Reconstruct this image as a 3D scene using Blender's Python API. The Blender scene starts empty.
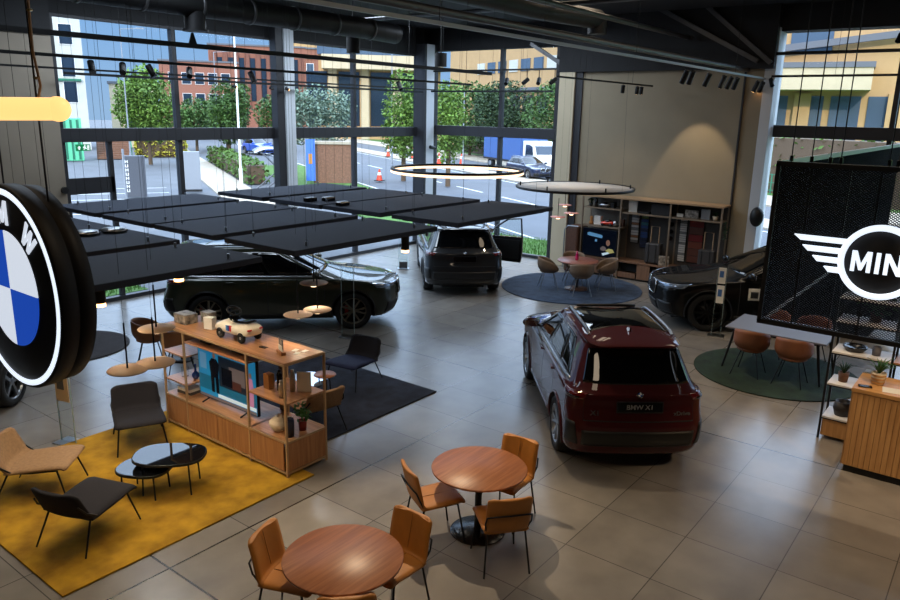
import bpy, bmesh, math, random
import numpy as np
from mathutils import Vector, Matrix, Euler
rnd = random.Random(7)
S = bpy.context.scene
COL = S.collection
PI = math.pi

# ------------------------------------------------------------------ materials
def lin(r, g, b):
    def f(c):
        c /= 255.0
        return c / 12.92 if c <= 0.04045 else ((c + 0.055) / 1.055) ** 2.4
    return (f(r), f(g), f(b), 1.0)

def mat(name, rgb, rough=0.5, metal=0.0, coat=0.0, emit=0.0, ergb=None, var=0.0, vscale=8.0,
        bump=0.0, bscale=60.0, alpha=1.0, spec=0.5, stretch=None, var2=None, sheen=0.0):
    m = bpy.data.materials.new(name)
    m.use_nodes = True
    nt = m.node_tree
    b = nt.nodes['Principled BSDF']
    c = lin(*rgb)
    b.inputs['Base Color'].default_value = c
    b.inputs['Roughness'].default_value = rough
    b.inputs['Metallic'].default_value = metal
    b.inputs['Specular IOR Level'].default_value = spec
    if coat:
        b.inputs['Coat Weight'].default_value = coat
        b.inputs['Coat Roughness'].default_value = 0.03
    if sheen:
        b.inputs['Sheen Weight'].default_value = sheen
    if emit:
        b.inputs['Emission Color'].default_value = lin(*(ergb or rgb))
        b.inputs['Emission Strength'].default_value = emit
    if alpha < 1:
        b.inputs['Alpha'].default_value = alpha
    if var or bump:
        tc = nt.nodes.new('ShaderNodeTexCoord')
        mp = nt.nodes.new('ShaderNodeMapping')
        nt.links.new(tc.outputs['Object'], mp.inputs['Vector'])
        if stretch:
            mp.inputs['Scale'].default_value = stretch
    if var:
        nz = nt.nodes.new('ShaderNodeTexNoise')
        nz.inputs['Scale'].default_value = vscale
        nz.inputs['Detail'].default_value = 5
        nt.links.new(mp.outputs['Vector'], nz.inputs['Vector'])
        rp = nt.nodes.new('ShaderNodeValToRGB')
        rp.color_ramp.elements[0].position = 0.3
        rp.color_ramp.elements[1].position = 0.7
        lo = tuple(x * (1 - var) for x in c[:3]) + (1,)
        hi = tuple(min(1, x * (1 + var)) for x in c[:3]) + (1,)
        if var2:
            hi = lin(*var2)
            lo = c
        rp.color_ramp.elements[0].color = lo
        rp.color_ramp.elements[1].color = hi
        nt.links.new(nz.outputs['Fac'], rp.inputs['Fac'])
        nt.links.new(rp.outputs['Color'], b.inputs['Base Color'])
    if bump:
        n2 = nt.nodes.new('ShaderNodeTexNoise')
        n2.inputs['Scale'].default_value = bscale
        n2.inputs['Detail'].default_value = 3
        nt.links.new(mp.outputs['Vector'], n2.inputs['Vector'])
        bp = nt.nodes.new('ShaderNodeBump')
        bp.inputs['Strength'].default_value = bump
        bp.inputs['Distance'].default_value = 0.01
        nt.links.new(n2.outputs['Fac'], bp.inputs['Height'])
        nt.links.new(bp.outputs['Normal'], b.inputs['Normal'])
    return m

def wood(name, a, b_, axis=0, scale=1.0, rough=0.45):
    st = [14.0, 14.0, 14.0]
    st[axis] = 0.9
    st = tuple(s * scale for s in st)
    return mat(name, a, rough=rough, var=0.3, vscale=2.2, stretch=st, var2=b_)

M = {}
M['black_metal'] = mat('black_metal', (22, 22, 24), 0.45, 0.3)
M['black_matt'] = mat('black_matt', (24, 24, 26), 0.7)
M['black_gloss'] = mat('black_gloss', (8, 8, 9), 0.08)
M['black_plastic'] = mat('black_plastic', (14, 14, 15), 0.5)
M['rubber'] = mat('rubber', (18, 18, 19), 0.75, bump=0.1)
M['chrome'] = mat('chrome', (215, 217, 220), 0.12, 1.0)
M['alu'] = mat('brushed_alu', (165, 168, 172), 0.32, 1.0)
M['steel_dark'] = mat('dark_steel', (70, 72, 76), 0.35, 0.9)
M['white'] = mat('white_paint', (232, 232, 228), 0.45)
M['paper'] = mat('paper', (230, 226, 216), 0.8)
M['glass_dark'] = mat('tinted_glass', (10, 12, 14), 0.03, spec=0.7)
M['red_lamp'] = mat('red_lamp_glass', (92, 8, 12), 0.1, coat=0.6)
M['lamp_clear'] = mat('clear_lamp_glass', (150, 165, 185), 0.06, 0.55, coat=1.0)

# ------------------------------------------------------------------ mesh builder
class MB:
    def __init__(s):
        s.v, s.f, s.m, s.s = [], [], [], []
    def add(s, vs, fs, mi=0, smooth=False):
        o = len(s.v)
        s.v += [tuple(p) for p in vs]
        for f in fs:
            s.f.append([i + o for i in f]); s.m.append(mi); s.s.append(smooth)
        return s
    def box(s, c, d, rot=None, mi=0):
        hx, hy, hz = d[0] / 2, d[1] / 2, d[2] / 2
        vs = [Vector((x, y, z)) for z in (-hz, hz) for y in (-hy, hy) for x in (-hx, hx)]
        if rot is not None:
            R = rot if isinstance(rot, Matrix) else Euler(rot).to_matrix()
            vs = [R @ v for v in vs]
        vs = [v + Vector(c) for v in vs]
        return s.add(vs, [(0, 2, 3, 1), (4, 5, 7, 6), (0, 1, 5, 4), (2, 6, 7, 3), (0, 4, 6, 2), (1, 3, 7, 5)], mi)
    def bb(s, x0, x1, y0, y1, z0, z1, mi=0):
        return s.box(((x0 + x1) / 2, (y0 + y1) / 2, (z0 + z1) / 2), (abs(x1 - x0), abs(y1 - y0), abs(z1 - z0)), None, mi)
    def beam(s, p0, p1, w, h, mi=0, up=(0, 0, 1)):
        p0, p1 = Vector(p0), Vector(p1)
        d = (p1 - p0); L = d.length; d.normalize()
        u = Vector(up)
        if abs(d.dot(u)) > 0.98: u = Vector((1, 0, 0))
        a = d.cross(u).normalized(); b = a.cross(d)
        R = Matrix((d, a, b)).transposed()
        return s.box((p0 + p1) / 2, (L, w, h), R, mi)
    def cyl(s, p0, p1, r0, r1=None, n=16, mi=0, cap=True, smooth=True):
        if r1 is None: r1 = r0
        p0, p1 = Vector(p0), Vector(p1)
        d = (p1 - p0).normalized()
        u = Vector((0, 0, 1)) if abs(d.z) < 0.9 else Vector((1, 0, 0))
        a = d.cross(u).normalized(); b = d.cross(a)
        vs = []
        for p, r in ((p0, r0), (p1, r1)):
            for i in range(n):
                t = 2 * PI * i / n
                vs.append(p + (a * math.cos(t) + b * math.sin(t)) * r)
        s.add(vs, [(i, (i + 1) % n, n + (i + 1) % n, n + i) for i in range(n)], mi, smooth)
        if cap:
            s.add(vs[:n][::-1], [tuple(range(n))], mi)
            s.add(vs[n:], [tuple(range(n))], mi)
        return s
    def tube(s, pts, r, n=8, mi=0, closed=False):
        pts = [Vector(p) for p in pts]
        N = len(pts); rings = []
        prev = None
        for i, p in enumerate(pts):
            if closed:
                d = pts[(i + 1) % N] - pts[i - 1]
            else:
                d = pts[min(i + 1, N - 1)] - pts[max(i - 1, 0)]
            d.normalize()
            if prev is None:
                u = Vector((0, 0, 1)) if abs(d.z) < 0.9 else Vector((1, 0, 0))
                a = d.cross(u).normalized()
            else:
                a = (prev - d * prev.dot(d)).normalized()
            prev = a
            b = d.cross(a)
            rr = r[i] if isinstance(r, (list, tuple)) else r
            rings.append([p + (a * math.cos(2 * PI * k / n) + b * math.sin(2 * PI * k / n)) * rr for k in range(n)])
        vs = [v for g in rings for v in g]
        fs = []
        for i in range(N if closed else N - 1):
            j = (i + 1) % N
            for k in range(n):
                fs.append((i * n + k, i * n + (k + 1) % n, j * n + (k + 1) % n, j * n + k))
        s.add(vs, fs, mi, True)
        if not closed:
            s.add(rings[0][::-1], [tuple(range(n))], mi)
            s.add(rings[-1], [tuple(range(n))], mi)
        return s
    def lathe(s, prof, n=24, c=(0, 0, 0), mi=0, R=None, smooth=True, cap=True):
        vs = []
        for (r, z) in prof:
            for i in range(n):
                t = 2 * PI * i / n
                p = Vector((r * math.cos(t), r * math.sin(t), z))
                if R is not None: p = R @ p
                vs.append(p + Vector(c))
        fs = []
        for j in range(len(prof) - 1):
            for i in range(n):
                fs.append((j * n + i, j * n + (i + 1) % n, (j + 1) * n + (i + 1) % n, (j + 1) * n + i))
        s.add(vs, fs, mi, smooth)
        if cap and prof[0][0] > 1e-6: s.add(vs[:n][::-1], [tuple(range(n))], mi)
        if cap and prof[-1][0] > 1e-6: s.add(vs[-n:], [tuple(range(n))], mi)
        return s
    def prism(s, poly, z0, z1, T=None, mi=0):
        n = len(poly)
        vs = [Vector((p[0], p[1], z)) for z in (z0, z1) for p in poly]
        if T is not None: vs = [T @ v for v in vs]
        s.add(vs, [tuple(range(n))[::-1], tuple(range(n, 2 * n))] + [(i, (i + 1) % n, n + (i + 1) % n, n + i) for i in range(n)], mi)
        return s
    def sphere(s, c, r, nu=16, nv=10, mi=0, R=None):
        if not isinstance(r, (tuple, list)): r = (r, r, r)
        vs = []
        for j in range(nv + 1):
            ph = -PI / 2 + PI * j / nv
            for i in range(nu):
                t = 2 * PI * i / nu
                p = Vector((r[0] * math.cos(ph) * math.cos(t), r[1] * math.cos(ph) * math.sin(t), r[2] * math.sin(ph)))
                if R is not None: p = R @ p
                vs.append(p + Vector(c))
        fs = [(j * nu + i, j * nu + (i + 1) % nu, (j + 1) * nu + (i + 1) % nu, (j + 1) * nu + i) for j in range(nv) for i in range(nu)]
        return s.add(vs, fs, mi, True)
    def sheet(s, P, mi=0, smooth=True):
        nu, nv = len(P), len(P[0])
        vs = [p for row in P for p in row]
        return s.add(vs, [(i * nv + j, (i + 1) * nv + j, (i + 1) * nv + j + 1, i * nv + j + 1) for i in range(nu - 1) for j in range(nv - 1)], mi, smooth)
    def slab(s, P, th, mi=0):
        """closed padded shell around the grid P (list of rows of Vectors), half thickness th/2 each way, rounded rim"""
        nu, nv = len(P), len(P[0])
        N = [[None] * nv for _ in range(nu)]
        for i in range(nu):
            for j in range(nv):
                a = P[min(i + 1, nu - 1)][j] - P[max(i - 1, 0)][j]
                b = P[i][min(j + 1, nv - 1)] - P[i][max(j - 1, 0)]
                n = a.cross(b)
                N[i][j] = n.normalized() if n.length > 1e-9 else Vector((0, 0, 1))
        def k(i, j):
            return 0.45 if (i in (0, nu - 1) or j in (0, nv - 1)) else 1.0
        A = [P[i][j] + N[i][j] * th / 2 * k(i, j) for i in range(nu) for j in range(nv)]
        B = [P[i][j] - N[i][j] * th / 2 * k(i, j) for i in range(nu) for j in range(nv)]
        o = nu * nv
        fs = []
        for i in range(nu - 1):
            for j in range(nv - 1):
                q = (i * nv + j, (i + 1) * nv + j, (i + 1) * nv + j + 1, i * nv + j + 1)
                fs.append(q); fs.append(tuple(x + o for x in q[::-1]))
        rim = [i * nv for i in range(nu)] + [(nu - 1) * nv + j for j in range(1, nv)] + [i * nv + nv - 1 for i in range(nu - 2, -1, -1)] + [j for j in range(nv - 2, 0, -1)]
        for x in range(len(rim)):
            a, b = rim[x], rim[(x + 1) % len(rim)]
            fs.append((b, a, a + o, b + o))
        return s.add(A + B, fs, mi, True)
    def build(s, name, mats, parent=None, loc=None, rotz=None, bevel=0.0, recalc=True, seg=2):
        me = bpy.data.meshes.new(name)
        me.from_pydata(s.v, [], s.f)
        if not isinstance(mats, (list, tuple)): mats = [mats]
        for m in mats:
            me.materials.append(M[m] if isinstance(m, str) else m)
        me.polygons.foreach_set('material_index', s.m)
        me.polygons.foreach_set('use_smooth', s.s)
        if recalc:
            bm = bmesh.new(); bm.from_mesh(me)
            bmesh.ops.recalc_face_normals(bm, faces=bm.faces)
            bm.to_mesh(me); bm.free()
        me.update()
        o = bpy.data.objects.new(name, me)
        COL.objects.link(o)
        if parent is not None: o.parent = parent
        if loc is not None: o.location = loc
        if rotz is not None: o.rotation_euler = (0, 0, rotz)
        if bevel:
            b = o.modifiers.new('bevel', 'BEVEL'); b.width = bevel; b.segments = seg
            b.limit_method = 'ANGLE'; b.angle_limit = math.radians(40)
        return o

def tag(o, label, cat, group=None, kind=None):
    if label: o['label'] = label
    if cat: o['category'] = cat
    if group: o['group'] = group
    if kind: o['kind'] = kind
    return o
def thing(name, label, cat, loc=(0, 0, 0), rotz=0.0, group=None):
    o = bpy.data.objects.new(name, None)
    COL.objects.link(o)
    o.empty_display_size = 0.2
    o.location = loc; o.rotation_euler = (0, 0, rotz)
    return tag(o, label, cat, group)
def struct(o):
    o['kind'] = 'structure'
    return o
def dup(root, loc, rotz=0.0, label=None, group=None):
    def cp(o, par):
        c = o.copy(); COL.objects.link(c)
        if par is not None: c.parent = par
        for ch in list(o.children): cp(ch, c)
        return c
    r = cp(root, None)
    r.location = loc; r.rotation_euler = (0, 0, rotz)
    if label: r['label'] = label
    if group: r['group'] = group
    return r
def text_mesh(name, body, size, mats, depth=0.004, bold=0.0, sx=1.0, align='CENTER'):
    cu = bpy.data.curves.new(name + '_curve', 'FONT')
    cu.body = body; cu.size = size; cu.extrude = depth; cu.offset = bold
    cu.align_x = align; cu.align_y = 'CENTER'
    o = bpy.data.objects.new('tmp_text', cu); COL.objects.link(o)
    dg = bpy.context.evaluated_depsgraph_get()
    me = bpy.data.meshes.new_from_object(o.evaluated_get(dg))
    bpy.data.objects.remove(o); bpy.data.curves.remove(cu)
    for v in me.vertices: v.co.x *= sx
    me.materials.clear()
    me.materials.append(M[mats] if isinstance(mats, str) else mats)
    me.name = name
    ob = bpy.data.objects.new(name, me); COL.objects.link(ob)
    return ob
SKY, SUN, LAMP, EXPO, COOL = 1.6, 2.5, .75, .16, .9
# ------------------------------------------------------------------ cars
def _net():
    z = []
    W9 = lambda xr, xf, W, zz: [(xr, 0, zz), (xr + .02, .5 * W, zz), (xr + .07, .8 * W, zz), (xr + .21, .955 * W, zz), (xr + .52, .99 * W, zz), (1.14, W, zz), (2.0, W, zz), (2.9, .995 * W, zz), (3.6, .985 * W, zz), (xf - .36, .93 * W, zz), (xf - .10, .60 * W, zz), (xf, 0, zz)]
    z.append(W9(.30, 4.30, .76, .20))
    z.append(W9(.10, 4.42, .895, .27))
    z.append(W9(.0, 4.50, .925, .45))
    z.append(W9(-.01, 4.505, .93, .64))
    r4 = W9(.05, 4.48, .925, .84); r4[9] = (4.10, .865, .80); r4[10] = (4.38, .56, .80); r4[11] = (4.47, 0, .82); z.append(r4)
    z.append([(.07, 0, .985), (.09, .45, .985), (.14, .72, .985), (.26, .86, .985), (.58, .898, .99), (1.14, .90, .99), (2.0, .895, .985), (2.9, .893, .98), (3.6, .875, .955), (4.03, .78, .915), (4.27, .45, .905), (4.34, 0, .915)])
    z.append([(.135, 0, 1.07), (.15, .40, 1.07), (.20, .63, 1.07), (.33, .775, 1.07), (.62, .83, 1.07), (1.14, .845, 1.065), (2.0, .845, 1.055), (2.92, .84, 1.05), (3.06, .72, 1.065), (3.14, .55, 1.075), (3.20, .3, 1.085), (3.23, 0, 1.09)])
    z.append([(.44, 0, 1.475), (.45, .33, 1.475), (.49, .54, 1.47), (.60, .63, 1.465), (.84, .662, 1.47), (1.17, .677, 1.485), (1.75, .682, 1.495), (2.12, .66, 1.48), (2.2, .55, 1.495), (2.26, .42, 1.505), (2.30, .22, 1.515), (2.31, 0, 1.52)])
    z.append([(.25, 0, 1.535), (.26, .34, 1.53), (.32, .52, 1.53), (.50, .595, 1.54), (.80, .61, 1.56), (1.15, .617, 1.573), (1.75, .617, 1.575), (2.02, .595, 1.55), (2.06, .5, 1.555), (2.10, .38, 1.565), (2.12, .2, 1.572), (2.13, 0, 1.575)])
    z.append([(.40, 0, 1.575), (.42, .2, 1.577), (.5, .3, 1.583), (.65, .33, 1.595), (.9, .34, 1.61), (1.2, .34, 1.622), (1.6, .34, 1.622), (1.83, .3, 1.61), (1.88, .24, 1.611), (1.91, .16, 1.612), (1.93, .08, 1.613), (1.94, 0, 1.613)])
    z.append([(.62, 0, 1.595), (.66, 0, 1.598), (.72, 0, 1.603), (.82, 0, 1.61), (.98, 0, 1.622), (1.22, 0, 1.632), (1.5, 0, 1.632), (1.64, 0, 1.63), (1.69, 0, 1.627), (1.73, 0, 1.625), (1.76, 0, 1.623), (1.78, 0, 1.622)])
    return np.array(z, float)
NET = _net()
def _cr(t):
    return np.array([(-t + 2 * t * t - t ** 3) / 2, (2 - 5 * t * t + 3 * t ** 3) / 2, (t + 4 * t * t - 3 * t ** 3) / 2, (t ** 3 - t * t) / 2])
def _get(r, c):
    my = 1.0
    if c < 0: c = -c; my = -my
    if c > 11: c = 22 - c; my = -my
    if r > 10: r = 20 - r; my = -my
    if r < 0: r = 0
    p = NET[r, c].copy(); p[1] *= my
    return p
def surf(c, r, sc=(1, 1, 1)):
    """car body surface: c runs rear centre > left side > front centre (0..11), negative = right side; r runs sill > roof spine"""
    sg = 1.0
    if c < 0: c = -c; sg = -1.0
    if c > 11: c = 22 - c; sg = -sg
    if r > 10: r = 20 - r; sg = -sg
    ci = min(int(math.floor(c)), 10); ri = min(max(int(math.floor(r)), 0), 9)
    wc, wr = _cr(c - ci), _cr(r - ri)
    p = np.zeros(3)
    for i in range(4):
        for j in range(4):
            p += wr[i] * wc[j] * _get(ri - 1 + i, ci - 1 + j)
    return Vector((p[0] * sc[0], p[1] * sg * sc[1], p[2] * sc[2]))
def surf_n(c, r, sc):
    e = .02
    a = surf(c + e, r, sc) - surf(c - e, r, sc)
    b = surf(c, r + e, sc) - surf(c, max(r - e, 0), sc)
    n = b.cross(a)
    return n.normalized() if n.length > 1e-9 else Vector((0, 0, 1))
def patch(mb, c0, c1, r0, r1, off, nc, nr, sc, mi=0, mirror=False):
    """raised panel lying on the body surface; c0/c1 may be functions of the height fraction, r0/r1 of the length fraction"""
    rows = []
    us = [0.0] + [i / nc for i in range(nc + 1)] + [1.0]
    vs = [0.0] + [j / nr for j in range(nr + 1)] + [1.0]
    for i, u in enumerate(us):
        row = []
        for j, v in enumerate(vs):
            a = c0(v) if callable(c0) else c0
            b = c1(v) if callable(c1) else c1
            lo = r0(u) if callable(r0) else r0
            hi = r1(u) if callable(r1) else r1
            c = a + (b - a) * u; r = lo + (hi - lo) * v
            if mirror: c = -c
            k = -0.004 if (i in (0, len(us) - 1) or j in (0, len(vs) - 1)) else off
            row.append(surf(c, r, sc) + surf_n(c, r, sc) * k)
        rows.append(row)
    mb.sheet(rows, mi)
    return mb
def make_wheel(parent, x, y, side, R, tw, rim_mat, disc_mat, style, caliper=None):
    """wheel centre (x, y, R); side=+1 left"""
    T = Matrix.Rotation(-side * PI / 2, 3, 'X')       # local +z -> outboard
    c = Vector((x, y, R))
    h = tw / 2
    t = MB()
    ro, ri = R, R * .70
    t.lathe([(ri, -h * .9), (ro * .93, -h), (ro * .985, -h * .75), (ro, -h * .4), (ro, h * .4), (ro * .985, h * .75), (ro * .93, h), (ri * 1.03, h * .98), (ri, h * .85), (ri * .96, h * .3), (ri * .96, -h * .9)], 40, c, 0, T, cap=False)
    w = t.build('wheel', 'rubber', parent)
    r = MB()
    r.lathe([(ri * 1.01, h * .86), (ri * 1.0, h * .95), (ri * .96, h * .93), (ri * .93, h * .6), (ri * .93, h * .2)], 40, c, 0, T, cap=False)
    n = 5 if style != 'multi' else 10
    for k in range(n):
        for dlt in ((-.16, .16) if style == 'double' else (0,)):
            a0 = 2 * PI * k / n + dlt * .35; a1 = 2 * PI * k / n + dlt * 1.5
            p0 = Vector((math.cos(a0) * ri * .16, math.sin(a0) * ri * .16, h * .62))
            p1 = Vector((math.cos(a1) * ri * .95, math.sin(a1) * ri * .95, h * .80))
            wd = ri * (.13 if style == 'double' else .2 if style == 'five' else .10)
            d = (p1 - p0); d.normalize(); s_ = Vector((-d.y, d.x, 0)).normalized()
            vs = []
            for p, ww in ((p0, wd * .9), (p1, wd)):
                for q in (-1, 1):
                    for zz in (-.03, .012):
                        vs.append(T @ (p + s_ * q * ww / 2 + Vector((0, 0, zz))) + c)
            r.add(vs, [(0, 1, 3, 2), (4, 6, 7, 5), (0, 4, 5, 1), (2, 3, 7, 6), (1, 5, 7, 3), (0, 2, 6, 4)], 0)
    r.lathe([(ri * .2, h * .5), (ri * .2, h * .7), (ri * .15, h * .76), (0.0001, h * .76)], 20, c, 0, T)
    r.build('rim', rim_mat, w)
    d_ = MB()
    d_.lathe([(0.0001, h * .12), (ri * .72, h * .12), (ri * .72, h * .05), (0.0001, h * .05)], 28, c, 0, T)
    d_.build('brake_disc', disc_mat, w)
    b_ = MB(); b_.lathe([(0.0001, 0.0), (ri * .955, 0.0), (ri * .955, -h * .1), (0.0001, -h * .1)], 28, c, 0, T)
    b_.build('wheel_well_liner', 'black_matt', w)
    if caliper:
        k = MB(); k.box(c + T @ Vector((-ri * .5, .0, h * .2)), (.07, .06, .2))
        k.build('brake_caliper', caliper, w)
    return w

def make_car(label, loc, heading, paint, sc=(1, 1, 1), group=None, R=.36, rim='alu', style='double', trim='black_gloss',
             chrome_trim=True, open_door=False, cat='car', plate_text=None, roof_glass=True, caliper=None, badge=True,
             sill='black_plastic'):
    car = thing('car', label, cat, loc, heading, group)
    axr, axf = .86 * sc[0], 3.57 * sc[0]
    # body with wheel arches cut out
    nc, nr = 77, 54
    cs = [11 * i / nc for i in range(nc + 1)]
    rs = [10 * j / nr for j in range(nr + 1)]
    bm = bmesh.new()
    half = [[surf(c, r, sc) for r in rs] for c in cs]
    for sg in (1, -1):
        g = [[bm.verts.new((p.x, p.y * sg, p.z)) for p in row] for row in half]
        for i in range(nc):
            for j in range(nr):
                try: bm.faces.new((g[i][j], g[i + 1][j], g[i + 1][j + 1], g[i][j + 1]))
                except ValueError: pass
    bmesh.ops.remove_doubles(bm, verts=bm.verts, dist=1e-4)
    edges = [e for e in bm.edges if e.is_boundary]
    bmesh.ops.holes_fill(bm, edges=edges, sides=0)
    bmesh.ops.dissolve_degenerate(bm, edges=bm.edges, dist=1e-5)
    bmesh.ops.recalc_face_normals(bm, faces=bm.faces)
    me = bpy.data.meshes.new('body'); bm.to_mesh(me); bm.free()
    me.materials.append(paint); me.materials.append(M['black_matt'])
    body = bpy.data.objects.new('body', me); COL.objects.link(body)
    cut = MB()
    for ax in (axr, axf):
        for sg in (1, -1):
            cut.cyl((ax, sg * .52 * sc[1], R), (ax, sg * 1.3, R), R * 1.13, n=48, mi=1)
    co = cut.build('cutter', [paint, 'black_matt'])
    md = body.modifiers.new('b', 'BOOLEAN'); md.operation = 'DIFFERENCE'; md.object = co; md.solver = 'EXACT'
    dg = bpy.context.evaluated_depsgraph_get()
    m2 = bpy.data.meshes.new_from_object(body.evaluated_get(dg))
    body.modifiers.clear(); body.data = m2
    bpy.data.objects.remove(co)
    m2.polygons.foreach_set('use_smooth', [True] * len(m2.polygons))
    m2.set_sharp_from_angle(angle=math.radians(38))
    m2.name = 'body'
    body.parent = car
    G = 'glass_dark'
    def P(name, m, args, both=False, parent=body):
        obs = []
        for mir in ((False, True) if both else (False,)):
            mb = MB()
            patch(mb, *args, mirror=mir, sc=sc)
            obs.append(mb.build(name, m, parent))
        return obs
    # greenhouse
    P('windshield', G, (lambda v: 7.28 + .12 * v, lambda v: 22 - 7.28 - .12 * v, 6.12, 7.25, .003, 40, 12), parent=car)
    P('rear_window', G, (lambda v: -2.55 + .1 * v, lambda v: 2.55 - .1 * v, 6.12, 6.93, .003, 30, 10), parent=car)
    for mir in (False, True):
        mb = MB(); patch(mb, lambda v: 3.75 + .45 * v, lambda v: 7.08 - .06 * v, 6.03, 7.0, .002, 30, 10, sc, mirror=mir)
        fr = mb.build('side_window_surround', trim, car)
        for a, b in (((lambda v: 4.05 + .45 * v), (lambda v: 4.93)), ((lambda v: 5.0), (lambda v: 5.93)), ((lambda v: 6.03), (lambda v: 6.98 - .07 * v))):
            mb = MB(); patch(mb, a, b, 6.14, 6.92, .005, 12, 8, sc, mirror=mir)
            mb.build('side_window', G, fr)
        if chrome_trim:
            mb = MB(); patch(mb, 3.75, 7.1, 5.93, 6.04, .006, 40, 1, sc, mirror=mir); mb.build('belt_trim', 'alu', fr)
        # doors: shut lines and handles
        for (ca, cb) in ((lambda v: 4.94 + .10 * v, lambda v: 4.955 + .10 * v), (lambda v: 5.96, lambda v: 5.975), (lambda v: 7.16, lambda v: 7.18)):
            mb = MB(); patch(mb, ca, cb, 1.6, 5.9, .0012, 1, 16, sc, mirror=mir); mb.build('door_shut_line', 'black_matt', body)
        for cc in (5.10, 6.10):
            mb = MB(); patch(mb, cc, cc + .21, 4.62, 4.80, .028, 4, 2, sc, mirror=mir); mb.build('door_handle', paint, car)
        mb = MB(); patch(mb, 5.35, 7.25, .55, 1.45, .008, 16, 4, sc, mirror=mir); mb.build('sill_trim', sill, car)
        # arch lips
        for ax in (axr, axf):
            pts = []
            for k in range(25):
                a = math.radians(-12 + 204 * k / 24)
                xx, zz = ax + math.cos(a) * R * 1.155, R + math.sin(a) * R * 1.155
                best = None
                for cc in np.linspace(3.2, 9.6, 65):
                    p = surf(cc, 2.5, sc)
                    if best is None or abs(p.x - xx) < best[0]: best = (abs(p.x - xx), cc)
                rr = min(np.linspace(.3, 5.2, 50), key=lambda q: abs(surf(best[1], q, sc).z - zz))
                p = surf(best[1], rr, sc)
                pts.append((xx, (p.y + .002) * (-1 if mir else 1), max(zz, .17)))
            mb = MB(); mb.tube(pts, .018, 6); mb.build('wheel_arch_trim', sill, car)
        # lamps
        mb = MB(); patch(mb, lambda v: 1.75 + .15 * (1 - v), 3.62, lambda u: 4.55 + .12 * (1 - u), lambda u: 5.35 - .05 * u, .012, 14, 5, sc, mirror=mir)
        tl = mb.build('tail_lamp', 'red_lamp', car)
        mb = MB(); patch(mb, 2.2, 3.5, 4.72, 4.86, .018, 10, 1, sc, mirror=mir); mb.build('lamp_strip', 'black_gloss', tl)
        mb = MB(); patch(mb, lambda v: 8.85 - .35 * v, 10.25, lambda u: 4.1 - .1 * u, lambda u: 4.78 - .12 * u, .012, 14, 5, sc, mirror=mir)
        mb.build('headlamp', 'lamp_clear', car)
        mb = MB(); patch(mb, 10.36, 10.92, 2.85, 4.5, .022, 6, 10, sc, mirror=mir); kg = mb.build('grille_kidney', 'black_gloss', car)
        mb = MB()
        pp = [surf(-c if mir else c, r, sc) + surf_n(-c if mir else c, r, sc) * .026 for c, r in
              [(10.36, 2.85), (10.36, 3.6), (10.36, 4.5), (10.64, 4.52), (10.92, 4.5), (10.92, 3.6), (10.92, 2.85), (10.64, 2.83)]]
        mb.tube(pp, .012, 6, closed=True); mb.build('grille_surround', 'chrome', kg)
        for k in range(7):
            cc = 10.42 + .44 * k / 6
            mb = MB(); patch(mb, cc, cc + .022, 2.95, 4.4, .034, 1, 6, sc, mirror=mir); mb.build('grille_bar', 'steel_dark', kg)
        mb = MB(); patch(mb, 9.25, 10.2, 1.25, 2.35, .008, 8, 5, sc, mirror=mir); mb.build('front_air_intake', 'black_plastic', car)
        # rear bumper corner pods
        mb = MB(); patch(mb, lambda v: 2.15 + .25 * v, lambda v: 3.3 - .1 * v, 1.75, 3.15, .012, 8, 6, sc, mirror=mir); mb.build('bumper_vent', 'black_plastic', car)
        # mirror
        mp = surf(-7.0 if mir else 7.0, 6.05, sc)
        sg = -1 if mir else 1
        mb = MB(); mb.sphere((mp.x - .02, mp.y + sg * .14, mp.z + .055), (.07, .125, .075), 16, 10)
        mm = mb.build('door_mirror', paint, car)
        mb = MB(); mb.beam((mp.x, mp.y - sg * .02, mp.z), (mp.x - .01, mp.y + sg * .1, mp.z + .02), .05, .03); mb.build('mirror_arm', 'black_gloss', mm)
        mb = MB(); mb.box((mp.x - .085, mp.y + sg * .14, mp.z + .055), (.012, .19, .105)); mb.build('mirror_glass', 'chrome', mm, bevel=.004)
        # roof rail
        pts = [surf((-1 if mir else 1) * c, 8.22, sc) + Vector((0, 0, .035)) for c in np.linspace(3.6, 6.6, 14)]
        pts[0] -= Vector((.03, 0, .03)); pts[-1] += Vector((.03, 0, -.03))
        mb = MB(); mb.tube(pts, .017, 8); mb.build('roof_rail', 'alu' if chrome_trim else 'black_gloss', car)
    mb = MB(); patch(mb, -1.95, 1.95, 1.75, 2.75, .014, 24, 5, sc); mb.build('bumper_insert', 'black_plastic', car)
    mb = MB(); patch(mb, 10.3, 11.7, 1.2, 2.2, .006, 12, 4, sc); mb.build('front_lower_grille', 'black_plastic', car)
    mb = MB(); patch(mb, -1.9, 1.9, 3.3, 3.37, .002, 20, 1, sc); patch(mb, -1.9, -1.88, 3.3, 4.5, .002, 1, 8, sc); patch(mb, 1.88, 1.9, 3.3, 4.5, .002, 1, 8, sc)
    mb.build('tailgate_shut_line', 'black_matt', body)
    # plate
    p = surf(0, 4.22, sc); n = surf_n(0, 4.22, sc)
    tilt = -math.asin(max(-1, min(1, n.z)))
    mb = MB(); mb.box((p.x - .012, 0, p.z), (.02, .54, .125), (0, -tilt, 0)); pl = mb.build('number_plate', 'black_gloss', car, bevel=.004)
    mb = MB()
    for dz in (-.066, .066): mb.box((p.x - .018, 0, p.z + dz), (.014, .56, .012), (0, -tilt, 0))
    for dy in (-.275, .275): mb.box((p.x - .018, dy, p.z), (.014, .012, .13), (0, -tilt, 0))
    mb.build('plate_frame', 'steel_dark', pl)
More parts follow.
